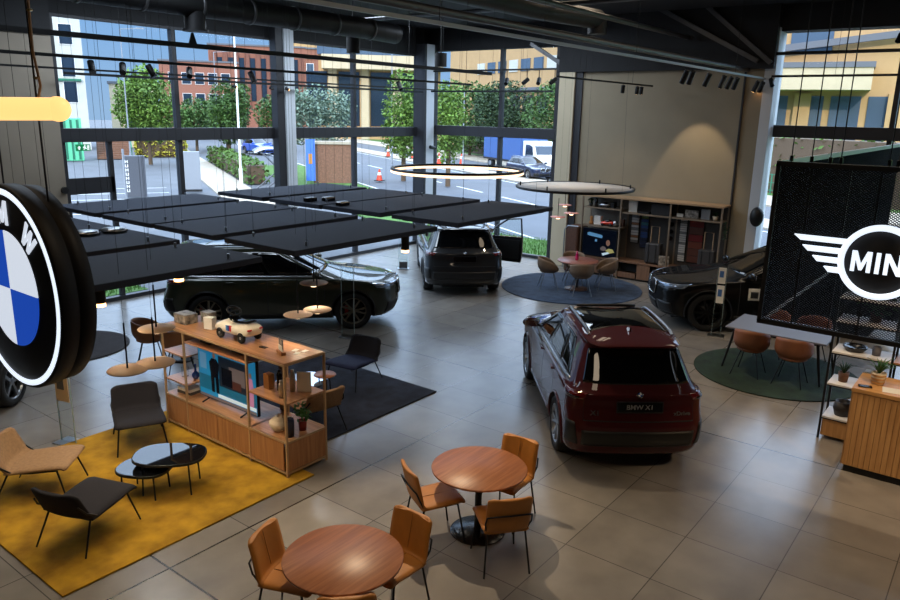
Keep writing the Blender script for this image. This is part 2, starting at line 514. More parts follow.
    if plate_text:
        tx = text_mesh('plate_lettering', plate_text, .085, 'alu', .002, .001)
        tx.parent = pl; tx.matrix_local = Matrix.Translation((p.x - .026, 0, p.z)) @ Matrix(((0, 0, -1, 0), (-1, 0, 0, 0), (0, 1, 0, 0), (0, 0, 0, 1)))
    if badge:
        for cc, rr in ((0, 5.45), (11, 5.12)):
            p = surf(cc, rr, sc); n = surf_n(cc, rr, sc)
            q = n.to_track_quat('Z', 'Y').to_matrix()
            mb = MB(); mb.lathe([(.0001, .004), (.036, .004), (.036, 0)], 20, p + n * .006, 0, q); bd = mb.build('round_badge', 'black_gloss', car)
            mb = MB()
            for k in range(4):
                a0 = k * PI / 2
                pts = [Vector((0, 0, 0))] + [Vector((math.cos(a0 + t * PI / 12) * .024, math.sin(a0 + t * PI / 12) * .024, 0)) for t in range(7)]
                mb.add([q @ v + p + n * .0125 for v in pts], [tuple(range(8))], k % 2)
            mb.build('badge_quarters', ['white', 'badge_blue'], bd)
            mb = MB(); mb.tube([q @ Vector((math.cos(t * PI / 12) * .036, math.sin(t * PI / 12) * .036, .004)) + p + n * .006 for t in range(24)], .003, 5, closed=True)
            mb.build('badge_ring', 'chrome', bd)
    if roof_glass:
        mb = MB(); patch(mb, lambda v: 3.75 - .9 * (.5 - abs(v - .5)) ** 2, 7.45, 8.3, 11.7, .005, 24, 24, sc)
        mb.build('panoramic_roof', G, car)
        mb = MB()
        a = surf(7.3, 8.5, sc); b = surf(-7.3, 8.5, sc)
        mb.tube([a + Vector((0, 0, .03)), surf(7.3, 9.2, sc) + Vector((0, 0, .035)), surf(-7.3, 9.2, sc) + Vector((0, 0, .035)), b + Vector((0, 0, .03))], .02, 6)
        mb.build('roof_wind_deflector', 'black_plastic', car)
    # underbody
    mb = MB(); mb.bb(.35 * sc[0], 4.15 * sc[0], -.5 * sc[1], .5 * sc[1], .17, .30); mb.build('underbody', 'black_matt', car)
    for ax in (axr, axf):
        for sg in (1, -1):
            make_wheel(car, ax, sg * .795 * sc[1], sg, R, .235, rim, 'steel_dark', style, caliper)
    return car
M['badge_blue'] = mat('badge_blue', (30, 90, 180), .3)
# ------------------------------------------------------------------ more materials
def floor_mat():
    m = bpy.data.materials.new('floor_tiles'); m.use_nodes = True
    nt = m.node_tree; b = nt.nodes['Principled BSDF']; N = nt.nodes.new; L = nt.links.new
    tc = N('ShaderNodeTexCoord'); sp = N('ShaderNodeSeparateXYZ'); L(tc.outputs['Object'], sp.inputs[0])
    def math_(op, a, v=None):
        n = N('ShaderNodeMath'); n.operation = op
        L(a, n.inputs[0])
        if v is not None:
            if isinstance(v, (int, float)): n.inputs[1].default_value = v
            else: L(v, n.inputs[1])
        return n.outputs[0]
    def line(ax, off, per, w):
        a = math_('SUBTRACT', sp.outputs[ax], off)
        a = math_('DIVIDE', a, per); a = math_('FRACT', a)
        a = math_('SUBTRACT', a, .5); a = math_('ABSOLUTE', a)
        return math_('GREATER_THAN', a, .5 - w / per / 2), math_('FLOOR', math_('DIVIDE', math_('SUBTRACT', sp.outputs[ax], off), per))
    lx, ix = line('X', 9.755, .923, .010); ly, iy = line('Y', 5.81, .9075, .010)
    bx, _ = line('X', 9.755, .923 * 7, .022); by, _ = line('Y', 5.81, .9075 * 14, .022)
    g = math_('MAXIMUM', lx, ly); big = math_('MAXIMUM', bx, by)
    wn = N('ShaderNodeTexWhiteNoise'); cb = N('ShaderNodeCombineXYZ'); L(ix, cb.inputs[0]); L(iy, cb.inputs[1]); L(cb.outputs[0], wn.inputs['Vector'])
    nz = N('ShaderNodeTexNoise'); nz.inputs['Scale'].default_value = 2.2; nz.inputs['Detail'].default_value = 6; L(tc.outputs['Object'], nz.inputs['Vector'])
    mixn = math_('ADD', math_('MULTIPLY', nz.outputs['Fac'], .75), math_('MULTIPLY', wn.outputs['Value'], .22))
    rp = N('ShaderNodeValToRGB'); rp.color_ramp.elements[0].position = .2; rp.color_ramp.elements[1].position = .85
    rp.color_ramp.elements[0].color = lin(112, 107, 102); rp.color_ramp.elements[1].color = lin(146, 140, 132)
    L(mixn, rp.inputs['Fac'])
    m1 = N('ShaderNodeMix'); m1.data_type = 'RGBA'; L(g, m1.inputs['Factor']); L(rp.outputs['Color'], m1.inputs[6]); m1.inputs[7].default_value = lin(78, 75, 72)
    m2 = N('ShaderNodeMix'); m2.data_type = 'RGBA'; L(big, m2.inputs['Factor']); L(m1.outputs[2], m2.inputs[6]); m2.inputs[7].default_value = lin(46, 44, 42)
    L(m2.outputs[2], b.inputs['Base Color'])
    b.inputs['Roughness'].default_value = .25
    b.inputs['Specular IOR Level'].default_value = .75
    return m
M['floor'] = floor_mat()
def glass_mat(name='window_glass', tint=(.93, .95, .96), refl=.1):
    m = bpy.data.materials.new(name); m.use_nodes = True
    nt = m.node_tree; nt.nodes.clear(); N = nt.nodes.new; L = nt.links.new
    o = N('ShaderNodeOutputMaterial'); mx = N('ShaderNodeMixShader'); t = N('ShaderNodeBsdfTransparent'); g = N('ShaderNodeBsdfGlossy'); lw = N('ShaderNodeLayerWeight')
    t.inputs['Color'].default_value = tint + (1,); g.inputs['Roughness'].default_value = 0.02; lw.inputs['Blend'].default_value = refl
    L(lw.outputs['Fresnel'], mx.inputs['Fac']); L(t.outputs[0], mx.inputs[1]); L(g.outputs[0], mx.inputs[2]); L(mx.outputs[0], o.inputs['Surface'])
    return m
M['glass'] = glass_mat()
M['clear_glass'] = glass_mat('clear_stand_glass', (.92, .95, .95), .08)
M['beige_wall'] = mat('beige_wall', (146, 134, 112), .75, var=.05, vscale=1.5)
M['beige_panel'] = mat('beige_cladding', (150, 138, 122), .7, var=.05, vscale=1.5)
M['cream'] = mat('cream_reveal', (196, 182, 154), .6)
M['ceil_black'] = mat('black_ceiling', (30, 30, 32), .8, var=.15, vscale=2)
M['frame'] = mat('window_frame_grey', (48, 48, 52), .5, .2)
M['frame_light'] = mat('pale_column', (205, 210, 216), .5)
M['pipe_grey'] = mat('pipe_grey', (92, 92, 94), .4, .5)
M['rail_light'] = mat('pale_rail', (150, 150, 150), .4, .5)
M['duct'] = mat('duct_dark', (42, 42, 44), .5, .4)
M['panel_black'] = mat('acoustic_felt_black', (44, 52, 68), .9, bump=.2, bscale=300)
M['lamp_warm'] = mat('lamp_warm', (255, 196, 130), .4, emit=6.0, ergb=(255, 190, 120))
M['lamp_dim'] = mat('lamp_tube', (255, 214, 160), .35, emit=1.25, ergb=(255, 196, 120))
M['ring_glow'] = mat('ring_glow', (255, 225, 190), .4, emit=2.0, ergb=(255, 215, 175))
M['sign_white'] = mat('sign_white', (235, 245, 255), .4, emit=1.0, ergb=(228, 240, 255))
M['sign_blue'] = mat('sign_blue', (30, 75, 190), .4, emit=.55, ergb=(35, 85, 205))
M['sign_white_q'] = mat('sign_white_quarter', (235, 240, 250), .4, emit=.72, ergb=(225, 235, 250))

# ------------------------------------------------------------------ room shell
YF, XF, ZC = 15.75, 19.15, 6.8
b = MB(); b.bb(-6, XF + .2, -8, YF + .2, -.15, 0); struct(b.build('floor', 'floor'))
b = MB(); b.bb(-6.2, XF + .5, -8.2, YF + .5, ZC, ZC + .5)
struct(b.build('ceiling', 'ceil_black'))
b = MB(); b.bb(-6.2, -6, -8, YF + .2, 0, ZC); struct(b.build('wall_back', 'beige_panel'))
b = MB(); b.bb(-6, XF + .2, -8.2, -8, 0, ZC); struct(b.build('wall_side', 'beige_panel'))
# cladding wall left of the glazing
b = MB()
for k in range(10):
    x1 = 7.24 - k * .5; b.bb(x1 - .492, x1, 15.5, 15.62, 0, 5.56)
struct(b.build('wall_left', 'beige_panel'))
b = MB(); b.bb(-6, 7.22, 15.62, YF + .2, 0, ZC); struct(b.build('wall_front', 'ceil_black'))
b = MB(); b.bb(-6, 7.24, 15.45, 15.62, 5.56, ZC); struct(b.build('wall_bulkhead', 'ceil_black'))
b = MB(); b.bb(7.22, XF + .2, YF - .02, YF + .25, 6.0, ZC); struct(b.build('wall_fascia', 'ceil_black'))
# right hand wall
b = MB(); b.bb(18.75, XF + .25, 5.22, 10.2, 0, 5.39); struct(b.build('wall_right', 'beige_wall'))
b = MB(); b.bb(18.62, XF + .25, 5.0, 10.64, 5.39, ZC); struct(b.build('wall_right_fascia', 'ceil_black'))
b = MB(); b.bb(18.64, XF + .2, 10.14, 10.62, 0, 5.5); struct(b.build('trim_1', 'cream', bevel=.01))
b = MB(); b.bb(18.70, 18.75, 9.93, 10.14, 0, 5.39); struct(b.build('trim_2', 'frame'))
b = MB(); b.bb(18.70, 18.75, 5.62, 5.66, 0, 5.39); struct(b.build('trim_3', 'frame'))
b = MB(); b.bb(XF - .02, XF + .25, 10.75, YF, 6.12, ZC); struct(b.build('wall_front_fascia', 'ceil_black'))
b = MB(); b.bb(18.85, XF + .25, -8, 5.02, 6.22, ZC); struct(b.build('wall_side_fascia', 'ceil_black'))
b = MB(); b.bb(18.75, XF + .2, 4.98, 5.22, 0, 6.3); struct(b.build('trim_4', 'frame_light', bevel=.01))
# glazing, long facade
tn = [5]
def trim(x0, x1, y0, y1, z0, z1, m='frame', bev=.006):
    b = MB(); b.bb(x0, x1, y0, y1, z0, z1)
    o = struct(b.build('trim_%d' % tn[0], m, bevel=bev)); tn[0] += 1; return o
for x in (7.35, 10.05, 13.17, 15.80, 18.62):
    trim(x - .055, x + .055, YF - .05, YF + .1, 0, 6.0)
trim(7.3, 18.7, YF - .10, YF + .08, 3.50, 3.78)
trim(7.3, 18.7, YF - .08, YF + .08, 0, .09)
trim(7.3, 18.7, YF - .04, YF + .06, 5.94, 6.0)
trim(7.4, 8.38, YF - .05, YF + .06, 2.42, 2.76)          # door transom
trim(8.30, 8.40, YF - .05, YF + .06, .09, 3.5)
trim(12.78, 13.02, YF - .26, YF - .02, 0, 6.4, 'frame')      # column, dark flank and pale face
trim(13.02, 13.34, YF - .30, YF - .02, 0, 6.4, 'frame_light')
trim(18.60, 18.98, YF - .42, YF - .06, 0, 6.3, 'frame_light')
trim(18.98, 19.12, YF - .42, YF - .06, 0, 6.3)
trim(18.50, 18.60, YF - .42, YF - .06, 0, 6.3)
# short facade to the street
for y in (15.45, 12.87, 10.95):
    trim(XF - .05, XF + .1, y - .055, y + .055, 0, 6.12)
trim(XF - .10, XF + .08, 10.9, 15.5, 3.55, 3.85)
trim(XF - .08, XF + .08, 10.9, 15.5, 0, .09)
# window beside the beige wall
for y in (2.5, -.2, -2.9, -5.6):
    trim(XF - .06, XF + .1, y - .05, y + .05, 0, 6.25)
trim(XF - .12, XF + .08, -7.9, 4.95, 3.84, 4.12)
trim(XF - .08, XF + .08, -7.9, 4.95, 0, .09)
wn_ = [1]
def pane(x0, x1, y0, y1, z0, z1):
    b = MB(); b.bb(x0, x1, y0, y1, z0, z1)
    o = struct(b.build('window_%d' % wn_[0], 'glass')); wn_[0] += 1
xs = [7.40, 10.0, 10.11, 13.1, 13.22, 15.75, 15.86, 18.6]
for i in range(4):
    for z0, z1 in ((.09, 3.5), (3.78, 5.94)):
        pane(xs[2 * i], xs[2 * i + 1], YF, YF + .012, z0, z1)
for y0, y1 in ((11.0, 12.82), (12.92, 15.4)):
    for z0, z1 in ((.09, 3.55), (3.85, 6.12)):
        pane(XF, XF + .012, y0, y1, z0, z1)
for y0, y1 in ((2.55, 4.93), (-.15, 2.45), (-2.85, -.25), (-5.55, -2.95)):
    for z0, z1 in ((.09, 3.84), (4.12, 6.22)):
        pane(XF, XF + .012, y0, y1, z0, z1)
# roof bracing
bn = 0
for p0, p1 in (((18.55, 7.95, 6.9), (18.55, 5.35, 5.55)), ((18.55, 6.75, 6.9), (18.55, 5.05, 5.5)), ((18.9, 11.75, 6.2), (18.9, 10.5, 5.5))):
    b = MB(); b.beam(p0, p1, .09, .10)
    struct(b.build('trim_%d' % tn[0], 'pipe_grey')); tn[0] += 1

# ------------------------------------------------------------------ things under the ceiling
def pipe(name, p0, p1, r, m, label, cat):
    b = MB(); b.cyl(p0, p1, r, n=14); o = b.build(name, m); tag(o, label, cat); return o
pipe('ceiling_pipe', (4, 5.6, 5.37), (18.72, 5.6, 5.37), .05, 'pipe_grey', 'thick grey pipe running under the black ceiling to the beige wall', 'pipe')
pipe('ceiling_pipe', (5, 7.1, 6.15), (18.72, 7.1, 6.15), .05, 'pipe_grey', 'thin grey pipe high under the ceiling above the beige wall', 'pipe')
pipe('ceiling_pipe', (13.5, -7.5, 6.35), (13.5, 15.6, 6.35), .045, 'pipe_grey', 'thin grey pipe crossing the ceiling from side to side', 'pipe')
pipe('ceiling_pipe', (2, 8.6, 5.98), (18.7, 8.6, 5.98), .06, 'pipe_grey', 'grey pipe beside the long round air duct', 'pipe')
d = thing('air_duct', 'long round dark air duct with a drop outlet above the window', 'duct', (0, 0, 0))
b = MB(); b.tube([(3, 11.1, 5.87), (7.55, 11.1, 5.87), (11.6, 11.1, 5.87), (12.6, 11.3, 5.87)], .2, 20); b.build('duct_pipe', 'duct', d)
for k in range(9):
    b = MB(); b.lathe([(.205, -.025), (.215, -.02), (.215, .02), (.205, .025)], 20, (3.6 + k, 11.1, 5.87), 0, Matrix.Rotation(PI / 2, 3, 'Y')); b.build('duct_joint_ring', 'pipe_grey', d)
b = MB(); b.cyl((7.52, 11.1, 5.75), (7.52, 11.1, 5.48), .17, n=20); b.build('outlet', 'duct', d)
b = MB(); b.cyl((7.52, 11.1, 5.48), (7.52, 11.1, 5.45), .21, n=20); b.build('outlet_rim', 'duct', d)
d = thing('air_duct', 'second dark air duct higher up across the middle of ceiling', 'duct', (0, 0, 0))
b = MB(); b.tube([(9, 8.1, 6.25), (13, 8.1, 6.25), (15.2, 7.8, 6.25)], .2, 18); b.build('duct_pipe', 'duct', d)
b = MB(); b.cyl((15.2, 7.8, 6.3), (15.2, 7.8, 5.95), .2, n=18); b.build('outlet', 'duct', d)
for x, y, z, lb in ((11.53, 11.5, 5.55, 'black drum ceiling speaker under the duct end'), (14.47, 11.5, 5.45, 'black drum ceiling speaker in front of corner column')):
    t = thing('ceiling_speaker', lb, 'speaker', (x, y, z))
    b = MB(); b.cyl((0, 0, .17), (0, 0, -.14), .14, n=20); b.build('drum', 'black_matt', t)
    b = MB(); b.cyl((0, 0, .17), (0, 0, ZC - z), .012, n=8); b.build('drop_rod', 'black_metal', t)
t = thing('ceiling_tray', 'flat grey strip panel fixed under the ceiling at upper left', 'panel', (8.2, 13.2, 6.18))
b = MB(); b.box((0, 0, 0), (2.2, .28, .06)); b.build('tray', 'pipe_grey', t)
b = MB(); b.cyl((-.8, 0, 0), (-.8, 0, .62), .012, n=6); b.build('drop_rod', 'black_metal', t)
b = MB(); b.cyl((.8, 0, 0), (.8, 0, .62), .012, n=6); b.build('drop_rod', 'black_metal', t)

def track(p0, p1, label, m='black_metal', w=.05, drops=3, cat='track'):
    p0, p1 = Vector(p0), Vector(p1)
    t = thing('lighting_track', label, cat, p0)
    b = MB(); b.beam((0, 0, 0), p1 - p0, w, w); b.build('rail', m, t)
    for k in range(drops):
        f = (k + .5) / drops
        q = (p1 - p0) * f
        b = MB(); b.cyl(q, (q.x, q.y, ZC - p0.z), .004, n=6); b.build('suspension_rod', 'black_metal', t)
    return t
ta = track((4.6, 12.0, 5.3), (17.3, 12.0, 5.3), 'thick black lighting track highest in front of the long window', w=.08)
b = MB()
b.add([(-.08 + 3.46, -.01, .04), (.08 + 3.46, -.01, .04), (.02 + 3.46, -.01, .22), (-.02 + 3.46, -.01, .22), (-.08 + 3.46, .01, .04), (.08 + 3.46, .01, .04), (.02 + 3.46, .01, .22), (-.02 + 3.46, .01, .22)],
      [(0, 1, 2, 3), (4, 7, 6, 5), (0, 4, 5, 1), (1, 5, 6, 2), (2, 6, 7, 3), (3, 7, 4, 0)])
b.build('hanger_plate', 'black_metal', ta)
track((1.5, 12.6, 5.015), (17.2, 12.6, 5.015), 'black lighting track carrying spotlights in front of the long window')
track((1.5, 14.2, 4.89), (17.6, 14.2, 4.89), 'thin black lighting track third down before the long window', w=.035)
track((7.3, 15.25, 4.85), (18.3, 15.25, 4.85), 'lowest black lighting track close to the long window panes')
track((18.9, 15.3, 5.5), (18.9, 10.9, 5.5), 'upper black lighting track along the street window by corner column', drops=2)
track((18.8, 15.3, 4.89), (18.8, 10.9, 4.89), 'lower black lighting track along the street window by corner column', drops=2)
track((18.75, 5.35, 5.72), (18.75, -3, 5.72), 'upper black track along the window right of beige wall', w=.07, drops=3)
track((18.75, 5.05, 5.22), (18.75, -3, 5.22), 'lower black track along the window right of beige wall', w=.05, drops=3)
track((4, 5.2, 5.17), (19.05, 5.2, 5.17), 'long pale lighting track pointing at the beige wall', 'rail_light', .04)
track((13.6, 7.8, 5.0), (18.4, 7.8, 5.0), 'short black lighting track ending at the beige wall', drops=2, w=.035)

def spot(pos, aim, label, lit=False, L=.15, r=.045, group=None, track_z=None):
    t = thing('track_spotlight', label, 'spotlight', pos, 0, group)
    d = (Vector(aim) - Vector(pos)).normalized()
    b = MB(); b.cyl((0, 0, 0), (0, 0, (track_z - pos[2]) if track_z else .07), .012, n=8); b.build('stem', 'black_metal', t)
    b = MB(); b.cyl(d * -.05, d * L, r, n=16); b.build('lamp_can', 'black_plastic', t)
    b = MB(); b.cyl(d * (L + .001), d * (L + .004), r * .8, n=16); b.build('lens', 'lamp_warm' if lit else 'black_gloss', t)
    return t
ords = ['first', 'second', 'third', 'fourth', 'fifth', 'sixth', 'seventh', 'eighth', 'ninth']
for i, x in enumerate((6.5, 7.05, 7.55, 8.35, 9.75, 14.2)):
    a = rnd.uniform(-.6, .6)
    spot((x, 12.6, 4.91), (x + a * 2, 11.6 + a, 3.4), '%s black track spotlight from the left before the long window' % ords[i], L=.17, r=.055)
for i, (x, z) in enumerate(((11.3, 4.75), (12.4, 4.75), (12.9, 4.75))):
    spot((x, 15.25, z), (x + .6, 14.6, 4.4), '%s small spotlight on the lowest track by pale column' % ords[i], lit=(i != 1), L=.06, r=.035)
for i, y in enumerate((12.46, 11.77, 11.37, 10.86)):
    spot((18.8, y, 5.2), (17.6, y + (.6 if i % 2 else -.5), 4.2), '%s black spotlight from left in the row on the street window' % ords[i], L=.17, r=.06, track_z=5.5)
for i, (x, lit) in enumerate(((13.75, 0), (14.05, 0), (14.95, 0), (15.85, 1), (16.3, 0), (16.7, 0), (18.2, 1), (18.62, 1))):
    spot((x, 5.2, 5.04), (x + (.6 if i % 2 else .2), 6.0, 3.2), '%s spotlight from left hanging on the long pale track' % ords[i], bool(lit), L=.2, r=.05)
for i, (x, lit) in enumerate(((16.7, 0), (17.5, 1), (17.75, 1))):
    spot((x, 7.8, 4.9), (x + .3, 8.0, 4.0), '%s small spotlight from left on short track at beige wall' % ords[i], bool(lit), L=.12, r=.045)
spot((18.75, 5.05, 5.12), (18.2, 4.6, 4.2), 'single black spotlight at the corner of the right window', L=.15, r=.05, track_z=5.22)
spot((18.7, 2.55, 6.0), (18.1, 2.7, 5.2), 'black spotlight high up at the right window edge', L=.15, r=.06, track_z=6.5)

# suspended black acoustic panels, three columns of rows
def ceiling_panel(x0, x1, y0, y1, label):
    cx, cy = (x0 + x1) / 2, (y0 + y1) / 2
    t = thing('acoustic_panel', label, 'ceiling panel', (cx, cy, 2.8), 0, 'suspended black acoustic panels')
    b = MB(); b.box((0, 0, -.03), (x1 - x0, y1 - y0, .06)); b.build('felt_board', 'panel_black', t, bevel=.006)
    b = MB(); b.box((0, 0, -.075), (x1 - x0 - .25, y1 - y0 - .2, .03)); b.build('hanging_frame', 'black_metal', t)
    for sx in (-1, 1):
        for sy in (-1, 1):
            px, py = sx * ((x1 - x0) / 2 - .3), sy * ((y1 - y0) / 2 - .15)
            b = MB(); b.cyl((px, py, 0), (px, py, ZC - 2.8), .0018, n=5); c = b.build('suspension_cable', 'black_metal', t)
            b = MB(); b.cyl((px, py, 0), (px, py, .05), .014, n=8); b.build('cable_grip', 'alu', c)
rown = ['nearest', 'second nearest', 'third nearest', 'farthest']
for i in range(4):
    y0 = (5.97, 7.42, 8.72, 10.14)[i]
    for (x0, x1, cn) in ((7.95, 10.5, 'right'), (5.08, 7.5, 'middle'), (2.25, 4.66, 'left')):
        if cn == 'left' and i == 3: continue
        ceiling_panel(x0, x1, y0, y0 + 1.22, 'black acoustic panel hung flat, %s row of the %s column' % (rown[i], cn))
for (x, y, z, lb) in ((4.38, 7.05, 2.66, 'under the left panels above the shelf'), (7.35, 6.4, 2.66, 'under the middle panels before the dark car'), (3.3, 6.65, 2.66, 'beside the big round sign')):
    t = thing('downlight_can', 'black cylinder downlight hanging ' + lb, 'downlight', (x, y, z))
    b = MB(); b.cyl((0, 0, .12), (0, 0, -.2), .055, n=20); b.build('lamp_can', 'black_plastic', t)
    b = MB(); b.cyl((0, 0, -.2), (0, 0, -.235), .05, n=20); b.build('lens', 'lamp_warm', t)
# grey boxes lying on the panels
for (x, y, lb) in ((8.15, 9.15, 'left'), (8.43, 9.02, 'middle'), (8.15, 8.40, 'right')):
    t = thing('cable_driver', '%s one of three small silver driver units on black panels' % lb, 'driver unit', (x, y, 2.8))
    b = MB(); b.box((0, 0, .03), (.2, .12, .06)); b.build('case', 'black_gloss', t, bevel=.01)
    b = MB(); b.box((0, 0, .065), (.17, .09, .012)); b.build('lid', 'alu', t, bevel=.004)
for (x, y, lb) in ((4.10, 8.42, 'left'), (4.42, 8.40, 'right')):
    t = thing('wireless_hub', '%s round silver unit lying on the left black panels' % lb, 'hub', (x, y, 2.8))
    b = MB(); b.lathe([(.13, 0), (.14, .02), (.13, .05), (.06, .06), (.0001, .06)], 24); b.build('case', 'alu', t)
    b = MB(); b.lathe([(.145, .012), (.15, .02), (.145, .028)], 24, cap=False); b.build('rim_band', 'black_gloss', t)

# ring pendants
def ring_lamp(cx, cy, z, R, label, lit):
    t = thing('ring_pendant', label, 'pendant lamp', (cx, cy, z))
    b = MB()
    if lit:
        b.tube([(R * math.cos(k * PI / 40), R * math.sin(k * PI / 40), 0) for k in range(80)], .028, 8, closed=True); b.build('light_ring', 'ring_glow', t)
        b = MB(); b.tube([(R * math.cos(k * PI / 40), R * math.sin(k * PI / 40), .035) for k in range(80)], .03, 6, closed=True); b.build('housing_ring', 'black_metal', t)
    else:
        b.lathe([(R, -.015), (R + .012, 0), (R + .012, .03), (R, .036), (R - .02, .03)], 80, cap=False); b.build('rim', 'black_metal', t)
        b = MB(); b.lathe([(.0001, .0), (R, .0), (R, .02), (.0001, .02)], 80); b.build('acoustic_disc', 'felt_grey', t)
        for k in range(6):
            a = k * PI / 3; b = MB(); b.cyl((R * .93 * math.cos(a), R * .93 * math.sin(a), .02), (R * .93 * math.cos(a), R * .93 * math.sin(a), .1), .015, n=8); b.build('fixing_stud', 'black_metal', t)
    for k in range(3):
        a = k * 2 * PI / 3 + .3
        b = MB(); b.cyl((R * math.cos(a), R * math.sin(a), 0), (R * math.cos(a) * .9, R * math.sin(a) * .9, ZC - z), .0018, n=5); b.build('suspension_wire', 'black_metal', t)
M['felt_grey'] = mat('felt_grey', (190, 188, 186), .9)
ring_lamp(10.98, 8.3, 3.2, 1.2, 'glowing thin ring pendant lamp hanging before the corner column', True)
ring_lamp(13.65, 7.28, 2.8, 1.2, 'grey flat disc pendant with dark rim above blue rug', False)

M['leather_strap'] = mat('leather_strap', (150, 122, 96), .6)
M['brass'] = mat('brass', (190, 160, 110), .3, 1.0)
# tube lamp hanging at upper left
t = thing('tube_pendant', 'glowing warm glass tube lamp hanging at upper left from leather strap', 'pendant lamp', (1.966, 4.211, 4.226))
ax = (Vector((1.774, 4.46, 4.22)) - Vector((1.966, 4.211, 4.226))).normalized()
ax = (ax + Vector((-.9, -.25, 0)) * .55).normalized()
b = MB(); b.cyl((0, 0, 0), ax * 1.2, .06, n=24); b.build('glass_tube', 'lamp_dim', t)
b = MB(); b.sphere((0, 0, 0), .067, 20, 14); b.build('end_globe', 'lamp_dim', t)
q = ax * .09
b = MB(); b.tube([q + Vector((0, 0, .05)), q + Vector((.03, .02, .12)), q + Vector((.005, .01, .3)), q + Vector((.02, .03, .6)), q + Vector((0, 0, 2.55))], .007, 8); b.build('strap', 'leather_strap', t)
for k in (.16, .5):
    b = MB(); b.cyl(q + Vector((.0, .0, k)), q + Vector((.03, .03, k + .005)), .008, n=8); b.build('strap_rivet', 'brass', t)
M['black_sign'] = mat('black_sign', (24, 24, 27), .55, spec=.3)
M['mesh_metal'] = mat('mesh_metal', (24, 24, 26), .4, .5)
M['alu_dull'] = mat('alu_dull', (150, 150, 150), .5, .6)
M['rug_yellow'] = mat('rug_yellow', (142, 102, 6), .95, var=.35, vscale=4, var2=(196, 150, 28), bump=.6, bscale=180)
M['rug_navy'] = mat('rug_navy', (18, 20, 32), .95, var=.3, vscale=5, var2=(42, 46, 62), bump=.6, bscale=180)
M['rug_blue'] = mat('rug_blue', (34, 46, 66), .95, var=.3, vscale=4, var2=(62, 78, 100), bump=.5, bscale=180)
M['rug_green'] = mat('rug_green', (14, 30, 18), .95, var=.3, vscale=4, var2=(32, 54, 34), bump=.5, bscale=180)
M['rug_brown'] = mat('rug_brown', (48, 42, 42), .95, var=.2, vscale=5, bump=.5, bscale=180)
M['fab_tan'] = mat('fabric_tan', (150, 118, 86), .9, var=.12, vscale=30, bump=.25, bscale=350)
M['fab_black'] = mat('fabric_black', (24, 21, 28), .9, var=.12, vscale=30, bump=.25, bscale=350)
M['fab_navy'] = mat('fabric_navy', (28, 36, 70), .9, var=.12, vscale=30, bump=.25, bscale=350)
M['fab_taupe'] = mat('fabric_taupe', (118, 98, 80), .85, var=.1, vscale=20)
M['leather_tan'] = mat('leather_tan', (182, 118, 48), .5, var=.08, vscale=8, bump=.1, bscale=200)
M['leather_dark'] = mat('leather_seam', (120, 76, 34), .6)
M['leather_orange'] = mat('leather_orange', (132, 80, 50), .5, var=.08, vscale=8)
M['leather_brown'] = mat('leather_brown', (128, 84, 54), .5, var=.08, vscale=8)
M['wood_table'] = wood('wood_table', (140, 84, 54), (178, 116, 76), 0, 1.0, .4)
M['wood_red'] = wood('wood_red', (128, 76, 62), (158, 98, 80), 0, 1.0, .4)
M['wood_dark'] = wood('wood_dark', (78, 52, 40), (100, 68, 52), 0, 1.0, .5)
M['wood_shelf'] = wood('wood_shelf', (148, 102, 66), (186, 136, 94), 1, 1.0, .4)
M['wood_front'] = wood('wood_front', (146, 98, 62), (180, 128, 84), 2, 1.0, .5)
M['wood_counter'] = wood('wood_counter', (172, 124, 74), (204, 156, 100), 2, 1.0, .5)
M['wood_counter_top'] = wood('wood_counter_top', (182, 132, 76), (206, 156, 98), 1, 1.0, .4)
M['brass_frame'] = mat('brass_frame', (184, 152, 116), .45, .3)
M['black_gloss2'] = mat('black_base', (16, 16, 18), .25)
M['mirror_black'] = mat('black_mirror_glass', (14, 15, 18), .02, .0, spec=.3)
M['mirror_pale'] = mat('pale_mirror_glass', (170, 190, 215), .04, .6, coat=1)
M['table_grey'] = mat('table_grey', (100, 100, 108), .55)
M['disc_beige'] = mat('disc_beige', (226, 188, 152), .6)
M['disc_rose'] = mat('disc_rose', (226, 192, 166), .6)
M['disc_pink'] = mat('disc_pink', (214, 150, 140), .6)
M['pink_glass'] = mat('pink_glass', (214, 40, 110), .1, coat=.5)
M['vase_cream'] = mat('vase_cream', (214, 196, 168), .7)
M['vase_navy'] = mat('vase_navy', (24, 30, 56), .3)
M['vase_blue'] = mat('vase_blue', (28, 60, 130), .15, coat=.5)
M['pot_red'] = mat('pot_red', (120, 34, 28), .5)
M['leaf'] = mat('leaf_green', (52, 98, 40), .55, var=.3, vscale=9)
M['leaf_dark'] = mat('leaf_dark', (36, 66, 36), .55, var=.3, vscale=9)
M['steel_bottle'] = mat('steel_bottle', (180, 172, 160), .3, .9)
M['box_brown'] = mat('box_brown', (178, 122, 66), .7)
M['toy_white'] = mat('toy_white', (232, 222, 204), .35, coat=.4)
M['toy_red'] = mat('toy_red', (196, 40, 36), .35)
M['toy_blue'] = mat('toy_blue', (40, 70, 140), .35)
M['toy_sky'] = mat('toy_sky', (80, 150, 210), .35)
M['screen_cyan'] = mat('screen_cyan', (20, 110, 150), .3, emit=.45, ergb=(24, 128, 178))
M['screen_dark'] = mat('screen_dark', (16, 30, 44), .3, emit=.3, ergb=(20, 34, 50))
M['screen_grey'] = mat('screen_grey', (90, 80, 80), .3, emit=.5, ergb=(96, 86, 84))
M['screen_white'] = mat('screen_white', (190, 210, 220), .3, emit=.45, ergb=(190, 212, 222))
M['screen_teal'] = mat('screen_teal', (14, 90, 120), .3, emit=.35, ergb=(16, 96, 128))
M['screen_brown'] = mat('screen_brown', (70, 40, 36), .3, emit=.3, ergb=(80, 46, 40))
M['return_black'] = mat('return_black', (4, 4, 5), .9, spec=.1)
